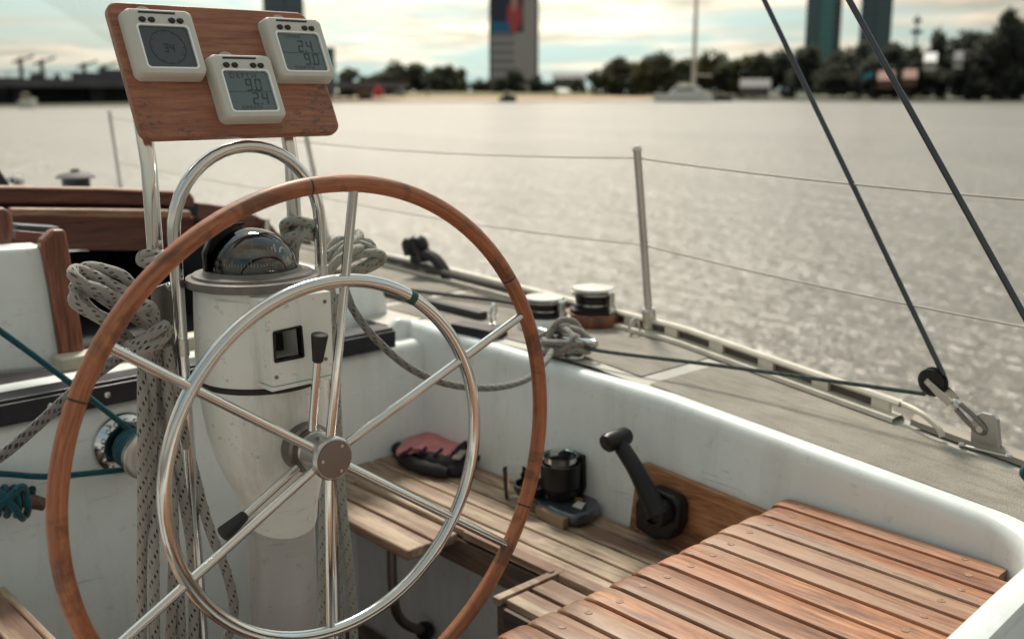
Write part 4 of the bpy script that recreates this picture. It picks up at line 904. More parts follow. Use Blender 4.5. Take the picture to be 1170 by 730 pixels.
MB().prism([bp(u, v, -.016) for u, v in rrect(-.152, .160, 0.0, .2, .016)], BN * .016).build('board', M['mahogany'], ib, 30, .004, 3)
for x, py in ((oy(1.40, 171, 200).x, 290), (oy(1.40, 334, 200).x, 262)):
    zb = oy(1.40, 185, 302).z if x < .7 else oy(1.40, 338, 268).z
    MB().tube([Vector((x, 1.40, zb)), Vector((x, 1.40, -.1)), Vector((x, 1.425, .02))], .0115, 16, flat=.75, up=Vector((1, 0, 0))).build('support_tube', M['chrome'], ib)
    MB().bar(Vector((x, 1.37, zb + .012)), Vector((x, 1.41, zb + .012)), .02, .02).build('tube_clamp', M['satin'], ib, 0, .003)
SEG = {'0': 'abcdef', '1': 'bc', '2': 'abged', '3': 'abgcd', '4': 'fgbc', '5': 'afgcd', '6': 'afgedc', '7': 'abc', '8': 'abcdefg', '9': 'abcdfg'}
def digits(m, s, u, v, hgt, d, W=None):
    w_ = hgt * .52; th = hgt * .11; x = u
    for ch in s:
        if ch == '.':
            m.prism([bp(x - th * .2 + a, v + b, d * .68) for a, b in ((0, 0), (th, 0), (th, th), (0, th))], BN * .0002); x += th * 1.1; continue
        sk = .08
        for g in SEG[ch]:
            hh = hgt / 2
            r = {'a': (th * .5, hgt - th, w_ - th * .5, hgt), 'g': (th * .5, hh - th / 2, w_ - th * .5, hh + th / 2), 'd': (th * .5, 0, w_ - th * .5, th), 'f': (0, hh + th * .3, th, hgt - th * .4), 'b': (w_ - th, hh + th * .3, w_, hgt - th * .4), 'e': (0, th * .4, th, hh - th * .3), 'c': (w_ - th, th * .4, w_, hh - th * .3)}[g]
            m.prism([bp(x + a + sk * b, v + b, d * .68) for a, b in ((r[0], r[1]), (r[2], r[1]), (r[2], r[3]), (r[0], r[3]))], BN * .0002)
        x += w_ + th * 1.5
    return x
def text(m, s, u, v, size, d, space=1.15):
    cu = bpy.data.curves.new('t', 'FONT'); cu.body = s; cu.size = size; cu.space_character = space; o = bpy.data.objects.new('t', cu); C.objects.link(o)
    bpy.context.view_layer.update(); me = o.evaluated_get(bpy.context.evaluated_depsgraph_get()).to_mesh()
    m.add([bp(u + q.co.x, v + q.co.y, d * .68) for q in me.vertices], [tuple(p.vertices) for p in me.polygons]); o.evaluated_get(bpy.context.evaluated_depsgraph_get()).to_mesh_clear()
    bpy.data.objects.remove(o); bpy.data.curves.remove(cu)
def display(u, v, label, kind):
    def bp(a, b, d=0): return B0 + BU * a + BV * b + BN * (d * .68)      # shallow case
    S_ = .0485; th = .026
    t_ = thing('marine_display', label, 'marine display', tuple(bp(u, v, .0)), 'displays on the instrument board')
    # body: stacked outlines from base to rounded face
    rows = []
    for inset, d in ((-.001, .0005), (0, .014), (.001, .0255), (.0028, .0290), (.006, .0302)):
        o_ = rrect(u - S_ + inset, u + S_ - inset, v - S_ + inset, v + S_ - inset, .0075 - inset * .3, 6, .0022); rows.append([bp(a, b, d) for a, b in o_ + o_[:1]])
    sx0, sx1, sy0, sy1 = u - .0345, u + .0355, v - .038, v + .0225
    m = MB(); m.grid(rows); scr = rrect(sx0, sx1, sy0, sy1, .004, 6, .0018)
    face = [bp(a, b, .0302) for a, b in rrect(u - S_ + .006, u + S_ - .006, v - S_ + .006, v + S_ - .006, .0057, 6, .0022)]; hole = [bp(a, b, .0302) for a, b in scr]; hole2 = [bp(a, b, .0255) for a, b in scr]
    m.grid([face + face[:1], hole + hole[:1]]); bd = m.build('case', M['bezel'], t_, 35)
    m = MB(); hole3 = [bp(a, b, .0226) for a, b in scr]
    m.grid([hole + hole[:1], hole2 + hole2[:1]]); rim_o = [bp(a, b, .0308) for a, b in rrect(sx0 - .0024, sx1 + .0024, sy0 - .0024, sy1 + .0024, .005, 6, .0018)]; rim_i = [bp(a, b, .0308) for a, b in scr]; rim_b = [bp(a, b, .030) for a, b in rrect(sx0 - .0024, sx1 + .0024, sy0 - .0024, sy1 + .0024, .005, 6, .0018)]; m.grid([hole + hole[:1], rim_i + rim_i[:1], rim_o + rim_o[:1], rim_b + rim_b[:1]]); m.build('screen_rim_glint', M['rim_glint'], bd, 0)  # near-white frame line paints the bright reflection along the screen edge
    m = MB(); m.add([bp(a, b, .0262) for a, b in scr], [tuple(range(len(scr)))]); s = m.build('screen', M['lcd_dark' if kind == 0 else 'lcd'], t_, 0)
    m = MB(); m.prism([bp(u - .03 + a, v + .0405 + b, .0300) for a, b in ((0, 0), (.052, 0), (.054, .003), (.001, .003))], BN * .0006); m.build('top_slot', M['rubber'], bd, 0)
    for k in (-.0265, -.0135, .0155, .0275):
        q = bp(u + k, v + .031, .0298); MB().lathe([(.0052, 0), (.005, .0016), (.0038, .003), (0, .0034)], q, BN, 18, .82).build('button', M['rubber'], t_)
    # translucent sun cover tab standing up behind the case
    m = MB(); tb = [(u - .014 + .012 * math.cos(R_(a)) * 1.0, v + S_ + .001 + .010 * math.sin(R_(a))) for a in range(0, 181, 15)]; m.prism([bp(a, b, .004) for a, b in tb], BN * .003); m.build('cover_tab', M['clear_tab'], t_, 0)
    m = MB(); d = .0266
    if kind == 0:
        ring = [bp(u + .001 + .0255 * math.cos(2 * PI * i / 48), v - .0075 + .0255 * math.sin(2 * PI * i / 48), d) for i in range(48)]; ring2 = [bp(u + .001 + .0243 * math.cos(2 * PI * i / 48), v - .0075 + .0243 * math.sin(2 * PI * i / 48), d) for i in range(48)]
        m.grid([ring + ring[:1], ring2 + ring2[:1]]); digits(m, '34', u - .006, v - .015, .0125, d)
        for i in range(12):
            a = 2 * PI * i / 12; m.bar(bp(u + .001 + .0215 * math.cos(a), v - .0075 + .0215 * math.sin(a), d), bp(u + .001 + .0238 * math.cos(a), v - .0075 + .0238 * math.sin(a), d), .0007, .0003, BN)
    elif kind == 1:
        text(m, 'DEPTH', u - .025, v + .0125, .0115, d, 1.3); digits(m, '9.0', u - .004, v - .0072, .0185, d); digits(m, '2.4', u + .001, v - .0282, .0185, d); text(m, 'SPEED', u - .019, v - .0365, .0098, d, 1.25); m.prism([bp(u + a, v - .0085 + b, d) for a, b in ((-.033, 0), (.034, 0), (.034, .0004), (-.033, .0004))], BN * .0002)
    else:
        text(m, 'SPEED', u - .02, v + .0148, .0078, d, 1.25); digits(m, '2.4', u - .004, v - .0068, .0185, d); digits(m, '9.0', u + .001, v - .0278, .0185, d); text(m, 'DEPTH', u - .019, v - .0365, .0096, d, 1.25); m.prism([bp(u + a, v - .0085 + b, d) for a, b in ((-.033, 0), (.034, 0), (.034, .0004), (-.033, .0004))], BN * .0002)
    m.build('readout', M['ink2' if kind == 0 else 'ink'], s, 0)
display(-.0915, .1315, 'grey marine display with dark compass screen, leftmost on the mahogany board', 0)
display(.0135, .0665, 'grey marine display reading DEPTH 9.0, mounted lowest on the board', 1)
display(.1185, .1295, 'grey marine display reading 2.4 above 9.0, rightmost on the board', 2)

# ================================================================== ROPES
def ropeobj(name, label, strands, mat, cat='rope', r=.008, group=None):
    t_ = thing(name, label, cat, tuple(strands[0][0]), group)
    for s in strands: MB().tube(cr(s, 10), r, 12).build('strand', mat, t_)
    return t_
def Y(y, *pts): return [oy(y + (q[2] if len(q) > 2 else 0), q[0], q[1]) for q in pts]
# coil hanging at left of the guard
st = []
st.append(Y(1.37, (168, 372, .02), (128, 348, .0), (92, 322, -.01), (83, 313, -.005), (90, 308, .01), (122, 322, .0), (158, 344, -.02), (176, 368, -.03), (170, 392, -.02)))
st.append(Y(1.38, (172, 362, .02), (146, 320, -.01), (120, 308, .0), (100, 305, .02), (96, 312, .03), (124, 330, .03), (160, 350, .0)))
st.append(Y(1.365, (150, 388, .02), (118, 366, -.01), (90, 350, -.01), (84, 341, -.005), (92, 334, .01), (124, 336, .0), (154, 350, -.02), (178, 372, -.035), (180, 396, -.02)))
st.append(Y(1.375, (146, 372, .01), (110, 358, .03), (88, 334, .03), (88, 326, .0), (112, 330, -.02), (140, 346, -.01)))
st.append(Y(1.36, (128, 400, .02), (132, 374, -.02), (148, 356, -.045), (166, 348, -.045), (176, 358, -.03), (172, 384, -.03), (150, 402, -.03), (138, 400, .0)))
st.append(Y(1.355, (140, 396, .01), (158, 392, -.03), (178, 378, -.045), (188, 372, -.03), (186, 386, -.02), (164, 402, -.03), (144, 406, -.02)))
st.append(Y(1.355, (146, 404, .0), (166, 398, -.04), (184, 388, -.04), (190, 382, -.02)))
for a_ in ((163, 400, 163, 470, 163, 560, 162, 650, 161, 760), (170, 400, 173, 470, 175, 560, 176, 650, 177, 760), (180, 395, 184, 470, 190, 560, 203, 650, 208, 760), (186, 395, 194, 470, 208, 560, 220, 640, 221, 760), (190, 395, 200, 450, 222, 540, 240, 605, 258, 650), (176, 395, 178, 470, 196, 560, 198, 650, 192, 760)):
    k = len(st); pts = [(a_[i], a_[i + 1], (-.03 if i else -.02) + .012 * math.sin(k * 2.1 + i)) for i in range(0, 10, 2)]
    if a_[8] == 258: pts += [(267, 690, -.03), (262, 722, -.02), (248, 760, -.01)]
    st.append(Y(1.385, *pts))
ropeobj('rope_coil', 'white rope with black flecks coiled and hanging long beside the steel bracket', st, M['rope_b'], r=.0076)
# small hitch on left tube
st = [Y(1.385, (196, 296, .02), (178, 292, -.015), (164, 292, -.02), (163, 299, -.02), (178, 299, -.035), (200, 286, -.03), (205, 281, .01)), Y(1.385, (170, 298, -.02), (186, 306, -.035), (204, 296, -.01))]
ropeobj('rope_hitch', 'short turn of black flecked rope knotted round the left support tube', st, M['rope_b'], r=.0078)
# right coil (green flecks) and its tail to the cleat
st = [Y(1.40, (326, 268, .02), (325, 256, -.01), (338, 252, -.03), (356, 256, -.03), (362, 262, .02)), Y(1.40, (330, 282, -.02), (330, 272, -.03), (350, 268, -.03), (362, 272, .0)), Y(1.40, (336, 300, -.02), (338, 280, -.035), (350, 262, -.03), (354, 270, .0)),
      Y(1.43, (376, 306, .0), (392, 286, -.02), (410, 272, .0), (409, 266, .02)), Y(1.43, (372, 294, .0), (398, 278, -.01), (424, 284, -.01), (428, 296, -.01), (404, 308, .0), (380, 314, .0)), Y(1.43, (392, 300, -.02), (414, 290, -.02), (434, 290, -.02), (436, 298, .0), (418, 308, .0), (396, 312, .01)),
      Y(1.43, (374, 300, .02), (384, 276, .02), (414, 276, .01), (424, 280, .0), (426, 290, .02)), Y(1.42, (372, 318, .0), (384, 300, -.02), (404, 286, -.02), (416, 282, .01)), Y(1.42, (378, 330, .0), (380, 348, -.01), (376, 360, .0), (372, 348, .02))]
st += [Y(1.40, (376, 336), (372, 440), (370, 560), (369, 650), (368, 770)), Y(1.40, (382, 336, .02), (384, 440, .02), (390, 560, .02), (399, 650, .02), (407, 770, .02)), Y(1.41, (380, 336, .03), (380, 440, .03), (382, 560, .02), (386, 650, .02), (392, 770, .02))]
ropeobj('rope_coil', 'white rope with green flecks looped round the right side of the guard', st, M['rope_g'], r=.0075)
tail = [oy(1.43, 384, 312), oy(1.42, 394, 330), oy(1.40, 405, 356), oy(1.38, 430, 388), oy(1.37, 468, 420), oy(1.37, 510, 438), oy(1.38, 560, 443), oy(1.42, 600, 434), oy(1.45, 622, 415), oz(-.535, 634, 394)]
ropeobj('rope', 'green flecked rope drooping from the guard across to the deck cleat', [tail], M['rope_g2'], r=.0068)
# cleat with turns
cp_ = oz(DZ + .01, 646, 402); cl = thing('deck_cleat', 'steel horn cleat on the coaming wrapped with rope', 'cleat', tuple(cp_))
m = MB(); m.lathe([(.022, 0), (.02, .008), (.012, .014), (.012, .03)], cp_ + Vector((0, .025, -.006)), (0, 0, 1), 16); m.lathe([(.022, 0), (.02, .008), (.012, .014), (.012, .03)], cp_ + Vector((0, -.025, -.006)), (0, 0, 1), 16); m.build('base', M['satin'], cl)
MB().tube(cr([cp_ + Vector((0, .09, .034)), cp_ + Vector((0, .04, .03)), cp_ + Vector((0, -.04, .03)), cp_ + Vector((0, -.09, .034))], 5), [.006] + [.009] * 14 + [.006], 12, flat=.8).build('horn', M['chrome'], cl)
o = cp_; st = []
for k, zz in enumerate((.012, .026)): st.append([o + Vector((math.cos(a) * (.032 + .004 * k), math.sin(a) * (.06 - .006 * k), zz + .004 * math.sin(a * 2))) for a in [R_(20 + 36 * i) for i in range(11)]])
st.append([o + Vector((-.02, .07, .02)), o + Vector((0, .02, .048)), o + Vector((.01, -.03, .05)), o + Vector((.02, -.07, .02))]); st.append([o + Vector((.02, .07, .018)), o + Vector((0, .01, .05)), o + Vector((-.02, -.04, .04)), o + Vector((-.035, -.02, .01)), o + Vector((-.04, .03, .004))])
st.append([o + Vector((-.03, .03, .01)), o + Vector((-.01, .02, .06)), o + Vector((.02, 0, .065)), o + Vector((.04, -.02, .03))])
ropeobj('rope_turns', 'turns of grey rope belayed around the deck cleat', st, M['rope_belay'], r=.0072)
XP = 1.775; BLK = ox(XP, 1066, 436)
ropeobj('deck_line', 'dark green line running taut over the side deck to the turning block', [[cp_ + Vector((.03, -.03, .02)), oz(DZ + .03, 680, 400) + Vector((0, 0, 0)), (cp_ + BLK) / 2 + Vector((0, 0, -.004)), BLK + Vector((-.012, .006, -.022))]], M['rope_dg'], r=.004)
# turning block, shackle, padeye
bk = thing('turning_block', 'black and steel turning block shackled to the padeye on deck', 'pulley block', tuple(BLK))
EYE = ox(XP, 1121, 490); bd_ = (EYE - BLK).normalized(); side = Vector((1, -.35, .0)).normalized(); side = (side - bd_ * side.dot(bd_)).normalized()
MB().lathe([(0, -.009), (.02, -.009), (.026, -.007), (.026, -.0055), (.021, -.003), (.021, .003), (.026, .0055), (.026, .007), (.02, .009), (0, .009)], BLK, side, 32).build('sheave', M['black'], bk)
for s in (-1, 1):
    q = side * s * .0105; pr = bd_.cross(side)
    MB().prism([BLK + q + bd_ * a + pr * b for a, b in ((-.009, -.006), (-.009, .006), (.03, .0085), (.05, .007), (.05, -.007), (.03, -.0085))], side * s * .002).build('cheek_plate', M['satin'], bk, 0, .002)
    MB().lathe([(.005, 0), (.004, .003), (0, .0034)], BLK + q + side * s * .002, side * s, 10).build('rivet', M['chrome'], bk)
a_ = BLK + bd_ * .046; 
m = MB(); m.lathe([(.006, 0), (.008, .004), (.008, .012), (.006, .016)], a_, bd_, 14); m.build('swivel', M['satin'], bk)
sh = a_ + bd_ * .014; Lk = (EYE - sh).length; u_ = side.cross(bd_)
MB().tube(cr([sh + u_ * .007, sh + u_ * .009 + bd_ * Lk * .5, EYE + u_ * .008, EYE + bd_ * .008, EYE - u_ * .008, sh - u_ * .009 + bd_ * Lk * .5, sh - u_ * .007], 5), .0048, 10).build('shackle', M['brushed'], bk)
PB = oz(DZ + .004 + DF(.7), 1127, 516)
pe = thing('padeye', 'upright steel padeye plate bolted to the side deck', 'padeye', tuple(PB))
def pq(px, py): return ox(PB.x, px, py)
MB().prism([pq(x, y) for x, y in ((1108, 514), (1143, 523), (1139, 480), (1134, 474), (1122, 471), (1112, 475), (1109, 483))], (.014, 0, 0)).build('plate', M['plate'], pe, 0, .003, 3)
MB().box(PB + Vector((.008, -.0, .003)), (.034, .095, .005)).build('base', M['satin'], pe, 0, .003)
for dy in (-.04, .04): MB().lathe([(.006, 0), (.005, .0025), (0, .003)], PB + Vector((-.008, dy, .006)), (0, 0, 1), 10).build('bolt', M['chrome'], pe)
MB().tube([pq(1120, 490) + Vector((-.004, 0, 0)), pq(1120, 490) + Vector((.016, 0, 0))], .006, 12).build('pin', M['chrome'], pe)
# two wires going up
q0 = BLK + Vector((.0, -.018, .016)); q1 = ox(XP, 873, 0)
d = q1 - q0; ropeobj('backstay_line', 'dark line rising from the turning block to the top of the view', [[q0, q0 + d * .5, q0 + d * 1.0, q0 + d * 3.0]], M['dark_steel'], r=.0048, cat='rigging line')
q0 = ox(1.5, 1170, 360); q1 = ox(1.5, 970, 0); d = q1 - q0; e0 = q0 - d * ((q0.z - DZ - DF(.3)) / d.z)
ropeobj('backstay_line', 'second dark wire slanting across the right of the view, higher than the block line', [[e0, q0, q0 + d, q0 + d * 3]], M['dark_steel'], r=.0047, cat='rigging line')
# teal ropes, left winch and cleat
W0 = oy(BY - .0, 141, 506); 
ww = thing('bulkhead_winch', 'steel winch on the cockpit wall with teal rope round its drum', 'winch', tuple(W0))
MB().lathe([(.062, 0), (.063, .006), (.060, .012), (.052, .016), (.047, .024), (.0, .024)], W0, (0, -1, 0), 40).build('base', M['chrome'], ww)
m = MB()
for i in range(16):
    a = 2 * PI * i / 16; m.ball(W0 + Vector((math.cos(a) * .049, -.02, math.sin(a) * .049)), .006, 8, 6)
m.build('ratchet_teeth', M['chrome'], ww)
MB().lathe([(.030, .02), (.026, .03), (.025, .05), (.028, .09), (.0, .09)], W0, (0, -1, 0), 32).build('drum', M['brushed'], ww)
MB().lathe([(.028, -.022), (.043, -.016), (.0455, -.010), (.044, -.002), (.041, 0), (.030, 0), (.029, -.003), (.018, -.003), (.017, 0), (.008, 0), (.008, -.006), (0, -.006)], W0 + Vector((0, -.108, 0)), (0, -1, 0), 40).build('drum_cap', M['satin'], ww)
wraps = [[W0 + Vector((math.cos(a) * .034, -(.034 + .048 * i / 58), math.sin(a) * .034)) for i, a in [(i, 2 * PI * i / 14 - 1.6) for i in range(59)]]]
t_ = thing('teal_rope', 'teal rope led down from the left onto the bulkhead winch and away', 'rope', tuple(W0))
MB().tube(wraps[0], .0062, 10).build('strand', M['rope_t'], t_)
MB().tube(cr([oy(1.80, -160, 268), oy(1.84, 0, 378), oy(1.87, 90, 445), W0 + Vector((-.0, -.035, .036))], 6), .0058, 10).build('strand', M['rope_t'], t_)
MB().tube(cr([W0 + Vector((.0, -.062, -.035)), oy(1.88, 60, 544), oy(1.9, 0, 541), oy(1.9, -120, 536)], 6), .0058, 10).build('strand', M['rope_t'], t_)
q = oy(BY - .02, 10, 568); hc = thing('horn_cleat', 'dark horn cleat on the cockpit wall at the far left', 'cleat', tuple(q))
MB().tube([oy(BY - .05, -40, 560), oy(BY - .05, 0, 566), oy(BY - .05, 38, 573), oy(BY - .05, 50, 576)], [.01, .013, .0135, .012], 14).build('horn', M['bench_dark'], hc); MB().box(oy(BY - .022, 5, 570), (.05, .045, .03)).build('base', M['bench_dark'], hc, 0, .004)
st = []
for k in range(4):
    a_, b_ = -6 + 11 * k, 558; st.append([oy(BY - .05, a_, 556) + Vector((0, .0, 0)), oy(BY - .075, a_ + 3, 568), oy(BY - .072, a_ + 5, 580), oy(BY - .04, a_ + 3, 588), oy(BY - .03, a_ + 8, 572), oy(BY - .05, a_ + 10, 558)])
st.append([oy(BY - .06, -20, 588), oy(BY - .085, 6, 572), oy(BY - .085, 24, 556), oy(BY - .06, 30, 562)]); st.append([oy(BY - .06, -10, 556), oy(BY - .085, 8, 570), oy(BY - .085, 22, 588), oy(BY - .06, 26, 592)])
ropeobj('rope_turns', 'teal rope lashed in turns over the horn cleat', st, M['rope_t'], r=.0065)
ropeobj('rope', 'grey black flecked rope slanting up from the left edge behind the wheel rim', [[oy(1.62, -90, 580), oy(1.62, -5, 525), oy(1.60, 40, 488), oy(1.56, 76, 455), oy(1.5, 112, 425), oy(1.44, 140, 405)]], M['rope_grey'], r=.0088)
tq = oz(DZ + .012 + DF(.6), 1185, 551); ropeobj('rope', 'teal rope end lying on deck at the right edge of the view', [[tq + Vector((0, -.05, 0)), tq, tq + Vector((.0, .02, .012)), tq + Vector((.01, .0, .02)), tq + Vector((.02, -.06, .01))]], M['rope_t'], r=.009)
# ================================================================== STANCHIONS AND LIFELINES
def stanchion(y, top_px, base_px, label, xb=None):
    b_ = oy(y, *base_px); t0 = oy(y, *top_px); b_.z = DZ + DF(b_.y); x_ = edge(y) - .055
    t_ = thing('stanchion', label, 'stanchion', tuple(b_), 'stanchions along the starboard rail')
    MB().tube([b_, t0], .0092, 14).build('post', M['satin'], t_); MB().lathe([(.028, 0), (.028, .006), (.016, .012), (.016, .06), (.012, .064)], b_ + Vector((0, 0, .001)), (t0 - b_), 18).build('socket', M['satin'], t_)
    MB().lathe([(.0105, 0), (.0115, .006), (.008, .012), (0, .013)], t0, (t0 - b_), 14).build('cap', M['chrome'], t_)
    if y < 2: MB().tube([b_ + Vector((-.035 + .018 * math.cos(a), .02, .02 + .018 * math.sin(a))) for a in [2 * PI * i / 16 for i in range(16)]], .003, 8, True).build('ring', M['chrome'], t_)
    return b_, t0
S1 = stanchion(1.52, (728, 173), (743, 382), 'steel stanchion nearest the camera, beside the winches'); S2 = stanchion(3.1, (350, 158), (377, 283), 'steel stanchion half hidden behind the hoop guard'); S3 = stanchion(5.0, (125, 130), (139, 214), 'distant thin stanchion standing left of the instrument board')
def sag(a, b, s, n=8): return [a + (b - a) * i / n - Vector((0, 0, s * 4 * (i / n) * (1 - i / n))) for i in range(n + 1)]
def lift(S, k): return S[0] + (S[1] - S[0]) * k
aft1, aft2 = ox(1.76, 1171, 228.5), ox(1.76, 1171, 374)
def ext(a, b, k): return b + (b - a) * k
for nm, k, aft, lab in (('u', .965, aft1, 'thin upper lifeline wire through the stanchion tops'), ('l', .5, aft2, 'thin lower lifeline wire at half the stanchion height')):
    t_ = thing('lifeline', lab, 'lifeline', tuple(lift(S1, k)), 'lifelines along the starboard rail'); A = lift(S1, k)
    far_aft = aft + (aft - A) * 1.2
    MB().tube(sag(A, aft, .006) + [far_aft], .0019, 8).build('wire', M['wire_l'] if 'wire_l' in M else M['satin'], t_); MB().tube(sag(A, lift(S2, k), .012), .0017, 8).build('wire', M['wire_l'], t_); MB().tube(sag(lift(S2, k), lift(S3, k), .01), .0017, 8).build('wire', M['wire_l'], t_)
# ================================================================== DECK HARDWARE
def winch(px, py, label, rb, h, wood_):
    p = oz(DZ, px, py); t_ = thing('deck_winch', label, 'winch', tuple(p), 'winches on the starboard deck'); z0 = 0
    if wood_: MB().lathe([(rb * 1.5, 0), (rb * 1.55, .006), (rb * 1.55, .026), (rb * 1.45, .032), (0, .032)], p, (0, 0, 1), 36).build('wooden_pad', M['mahogany_post'], t_); z0 = .032
    else: MB().lathe([(rb * 1.5, 0), (rb * 1.5, .02), (rb * 1.4, .03), (0, .03)], p, (0, 0, 1), 32).build('pad', M['gel'], t_); z0 = .03
    o = p + Vector((0, 0, z0))
    MB().lathe([(rb * 1.2, 0), (rb * 1.2, .008), (rb, .012), (rb * .9, h * .4), (rb * .95, h * .62), (rb * 1.12, h * .7), (0, h * .7)], o, (0, 0, 1), 36).build('drum', M['black'], t_)
    MB().lathe([(rb * .7, h * .7), (rb * .7, h * .8), (0, h * .8)], o, (0, 0, 1), 28).build('jaw_gap', M['brushed'], t_)
    MB().lathe([(rb * 1.12, h * .72), (rb * 1.14, h * .78), (rb * .8, h * .8), (rb * .8, h * .86), (rb * 1.1, h * .88), (rb * 1.05, h * .96), (rb * .4, h), (0, h)], o, (0, 0, 1), 36).build('top_plate', M['satin'], t_)
    a = o + Vector((.0, -rb * 1.25, 0)); MB().bar(a + Vector((0, 0, .0)), a + Vector((0, .0, h * .9)), .012, .016, (1, 0, 0)).build('stripper_arm', M['chrome'], t_, 0, .003)
    MB().lathe([(rb * .95, h * .3), (rb * 1.0, h * .31), (rb * 1.0, h * .36), (rb * .95, h * .37)], o, (0, 0, 1), 36).build('drum_band', M['satin'], t_)
winch(622, 374, 'low chrome topped winch next to the wheel rim', .045, .048, False); winch(677, 370, 'taller winch on a round varnished wooden pad', .047, .062, True)
p = oz(DZ, 564, 372); t_ = thing('deck_ring', 'small upright steel ring on the side deck by the black track end', 'deck ring', tuple(p)); MB().tube([p + Vector((.018 * math.cos(a), .01 * math.cos(a), .03 + .024 * math.sin(a))) for a in [2 * PI * i / 20 for i in range(20)]], .004, 8, True).build('ring', M['chrome'], t_); MB().lathe([(.016, 0), (.014, .006), (.006, .01)], p, (0, 0, 1), 14).build('base', M['satin'], t_)
# fairlead lump on the rail
p = oz(DZ + .05, 487, 299); t_ = thing('sheet_block', 'dark tangled sheet block standing on the rail beyond the wheel', 'pulley block', tuple(p))
MB().lathe([(0, -.018), (.03, -.016), (.034, -.004), (.034, .004), (.03, .016), (0, .018)], p + Vector((0, .04, .045)), (1, .3, .2), 20).build('sheave', M['black'], t_); MB().bar(p + Vector((0, .0, .0)), p + Vector((0, .05, .07)), .05, .018).build('cheek_plate', M['rubber'], t_, 0, .006); MB().tube(cr([p + Vector((.0, -.1, -.03)), p + Vector((0, -.05, .01)), p + Vector((0, .0, .02)), p + Vector((0, .06, .0))], 5), .018, 8).build('strop', M['black_fabric'], t_)
for dx in (-.012, .016): MB().tube(cr([p + Vector((dx, .03, .03)), p + Vector((dx * 1.8, .07, .055)), p + Vector((dx * 2.5, .05, .02))], 5), .014, 8).build('rope_tail', M['black_fabric'], t_)
ropeobj('jib_sheet', 'dark sheet lying along the rail beyond the wheel', [[oz(DZ + .03, 436, 294), oz(DZ + .03, 480, 304), oz(DZ + .03, 530, 318), oz(DZ + .03, 585, 332), oz(DZ + .02, 640, 346)]], M['sheet'], r=.009)
ropeobj('jib_sheet', 'thin dark sheet crossing the side deck behind the inner ring', [[oz(DZ + .012, 470, 332), oz(DZ + .012, 520, 338), oz(DZ + .012, 570, 344), oz(DZ + .012, 604, 350)]], M['sheet'], r=.006)
# mushroom vent and chrome fitting on the cabin roof
p = oy(3.9, 88, 222); t_ = thing('mushroom_vent', 'black mushroom vent with a flat cap behind the hatch beam', 'vent', tuple(p)); k = mpp(88, 3.9)
MB().lathe([(18 * k, -.1), (18 * k, .062), (0, .062)], p, (0, 0, 1), 28).build('body', M['track'], t_); MB().lathe([(25 * k, .060), (25.5 * k, .064), (20 * k, .074), (6 * k, .082), (5 * k, .092), (0, .094)], p, (0, 0, 1), 28).build('cap', M['roof'], t_)
p = oy(3.5, 18, 222); t_ = thing('cabin_winch', 'chrome topped winch at the left end of the hatch beam', 'winch', tuple(p)); k = mpp(18, 3.5)
MB().lathe([(9 * k, -.08), (8 * k, .03), (0, .03)], p, (0, 0, 1), 24).build('drum', M['black'], t_); MB().lathe([(11 * k, .03), (12.5 * k, .04), (11 * k, .055), (0, .062)], p, (0, 0, 1), 24).build('cap', M['chrome'], t_)
p = oy(3.2, 0, 216); t_ = thing('spray_cover', 'dark folded cover cut off by the left edge above the hatch beam', 'cover', tuple(p)); MB().prism([oy(3.2, x, y) for x, y in ((-60, 150), (-20, 170), (0, 193), (13, 212), (14, 222), (-60, 222))], (0, .12, 0)).build('cloth', M['black_fabric'], t_, 0, .012, 3)
# ================================================================== THINGS ON THE BENCH
# glove
gp = oz(BZ, 500, 532); gl = thing('sailing_glove', 'crumpled pink and black sailing glove lying on the slatted bench', 'glove', tuple(gp))
def gpt(px, py, h): return oz(BZ + h, px, py)
m = MB()
def blob(m, c, r, M_=None): m.ball(c, r, 14, 10, M_)
fing = [((455, 519), (470, 528), (492, 534), .015), ((460, 526), (484, 534), (512, 540), .016), ((452, 512), (474, 518), (500, 524), .019), ((478, 522), (506, 530), (530, 532), .021), ((500, 518), (522, 520), (541, 522), .02), ((500, 534), (520, 538), (534, 536), .014)]
for a_, b_, c_, r_ in fing:
    cc_ = cr([gpt(*a_, r_ * .9), gpt(*b_, r_ * 1.05), gpt(*c_, r_ * .95)], 6); rr_ = [r_ * (.35 + .65 * math.sin(PI * (.12 + .8 * i / (len(cc_) - 1))) ** .5) * (1 + .1 * math.sin(i * 2.1 + a_[0])) for i in range(len(cc_))]
    m.tube(cc_, rr_, 14)
m.build('palm', M['black_fabric'], gl, 60)
m = MB(); rows = []
outl_a = [(452, 515), (462, 503), (476, 496), (492, 492), (508, 494), (520, 503), (532, 508)]; outl_b = [(460, 520), (470, 517), (484, 519), (496, 521), (508, 523), (518, 521), (528, 514)]
for k in range(7):
    q = k / 6; row = []
    for i, (a_, b_) in enumerate(zip(outl_a, outl_b)):
        x, y = a_[0] * (1 - q) + b_[0] * q, a_[1] * (1 - q) + b_[1] * q; row.append(gpt(x, y, .034 + .014 * math.sin(PI * q) + .0045 * math.sin(i * 2.3 + q * 5) + .002 * math.cos(i * 5.1 + k * 2)))
    rows.append(cr(row, 4))
rows2 = []
for j in range(len(rows[0])): rows2.append(cr([r[j] for r in rows], 3))
m.grid(rows2); o = m.build('back', M['pink'], gl, 60); sd2 = o.modifiers.new('Solid', 'SOLIDIFY'); sd2.thickness = .008; sd2.offset = -1
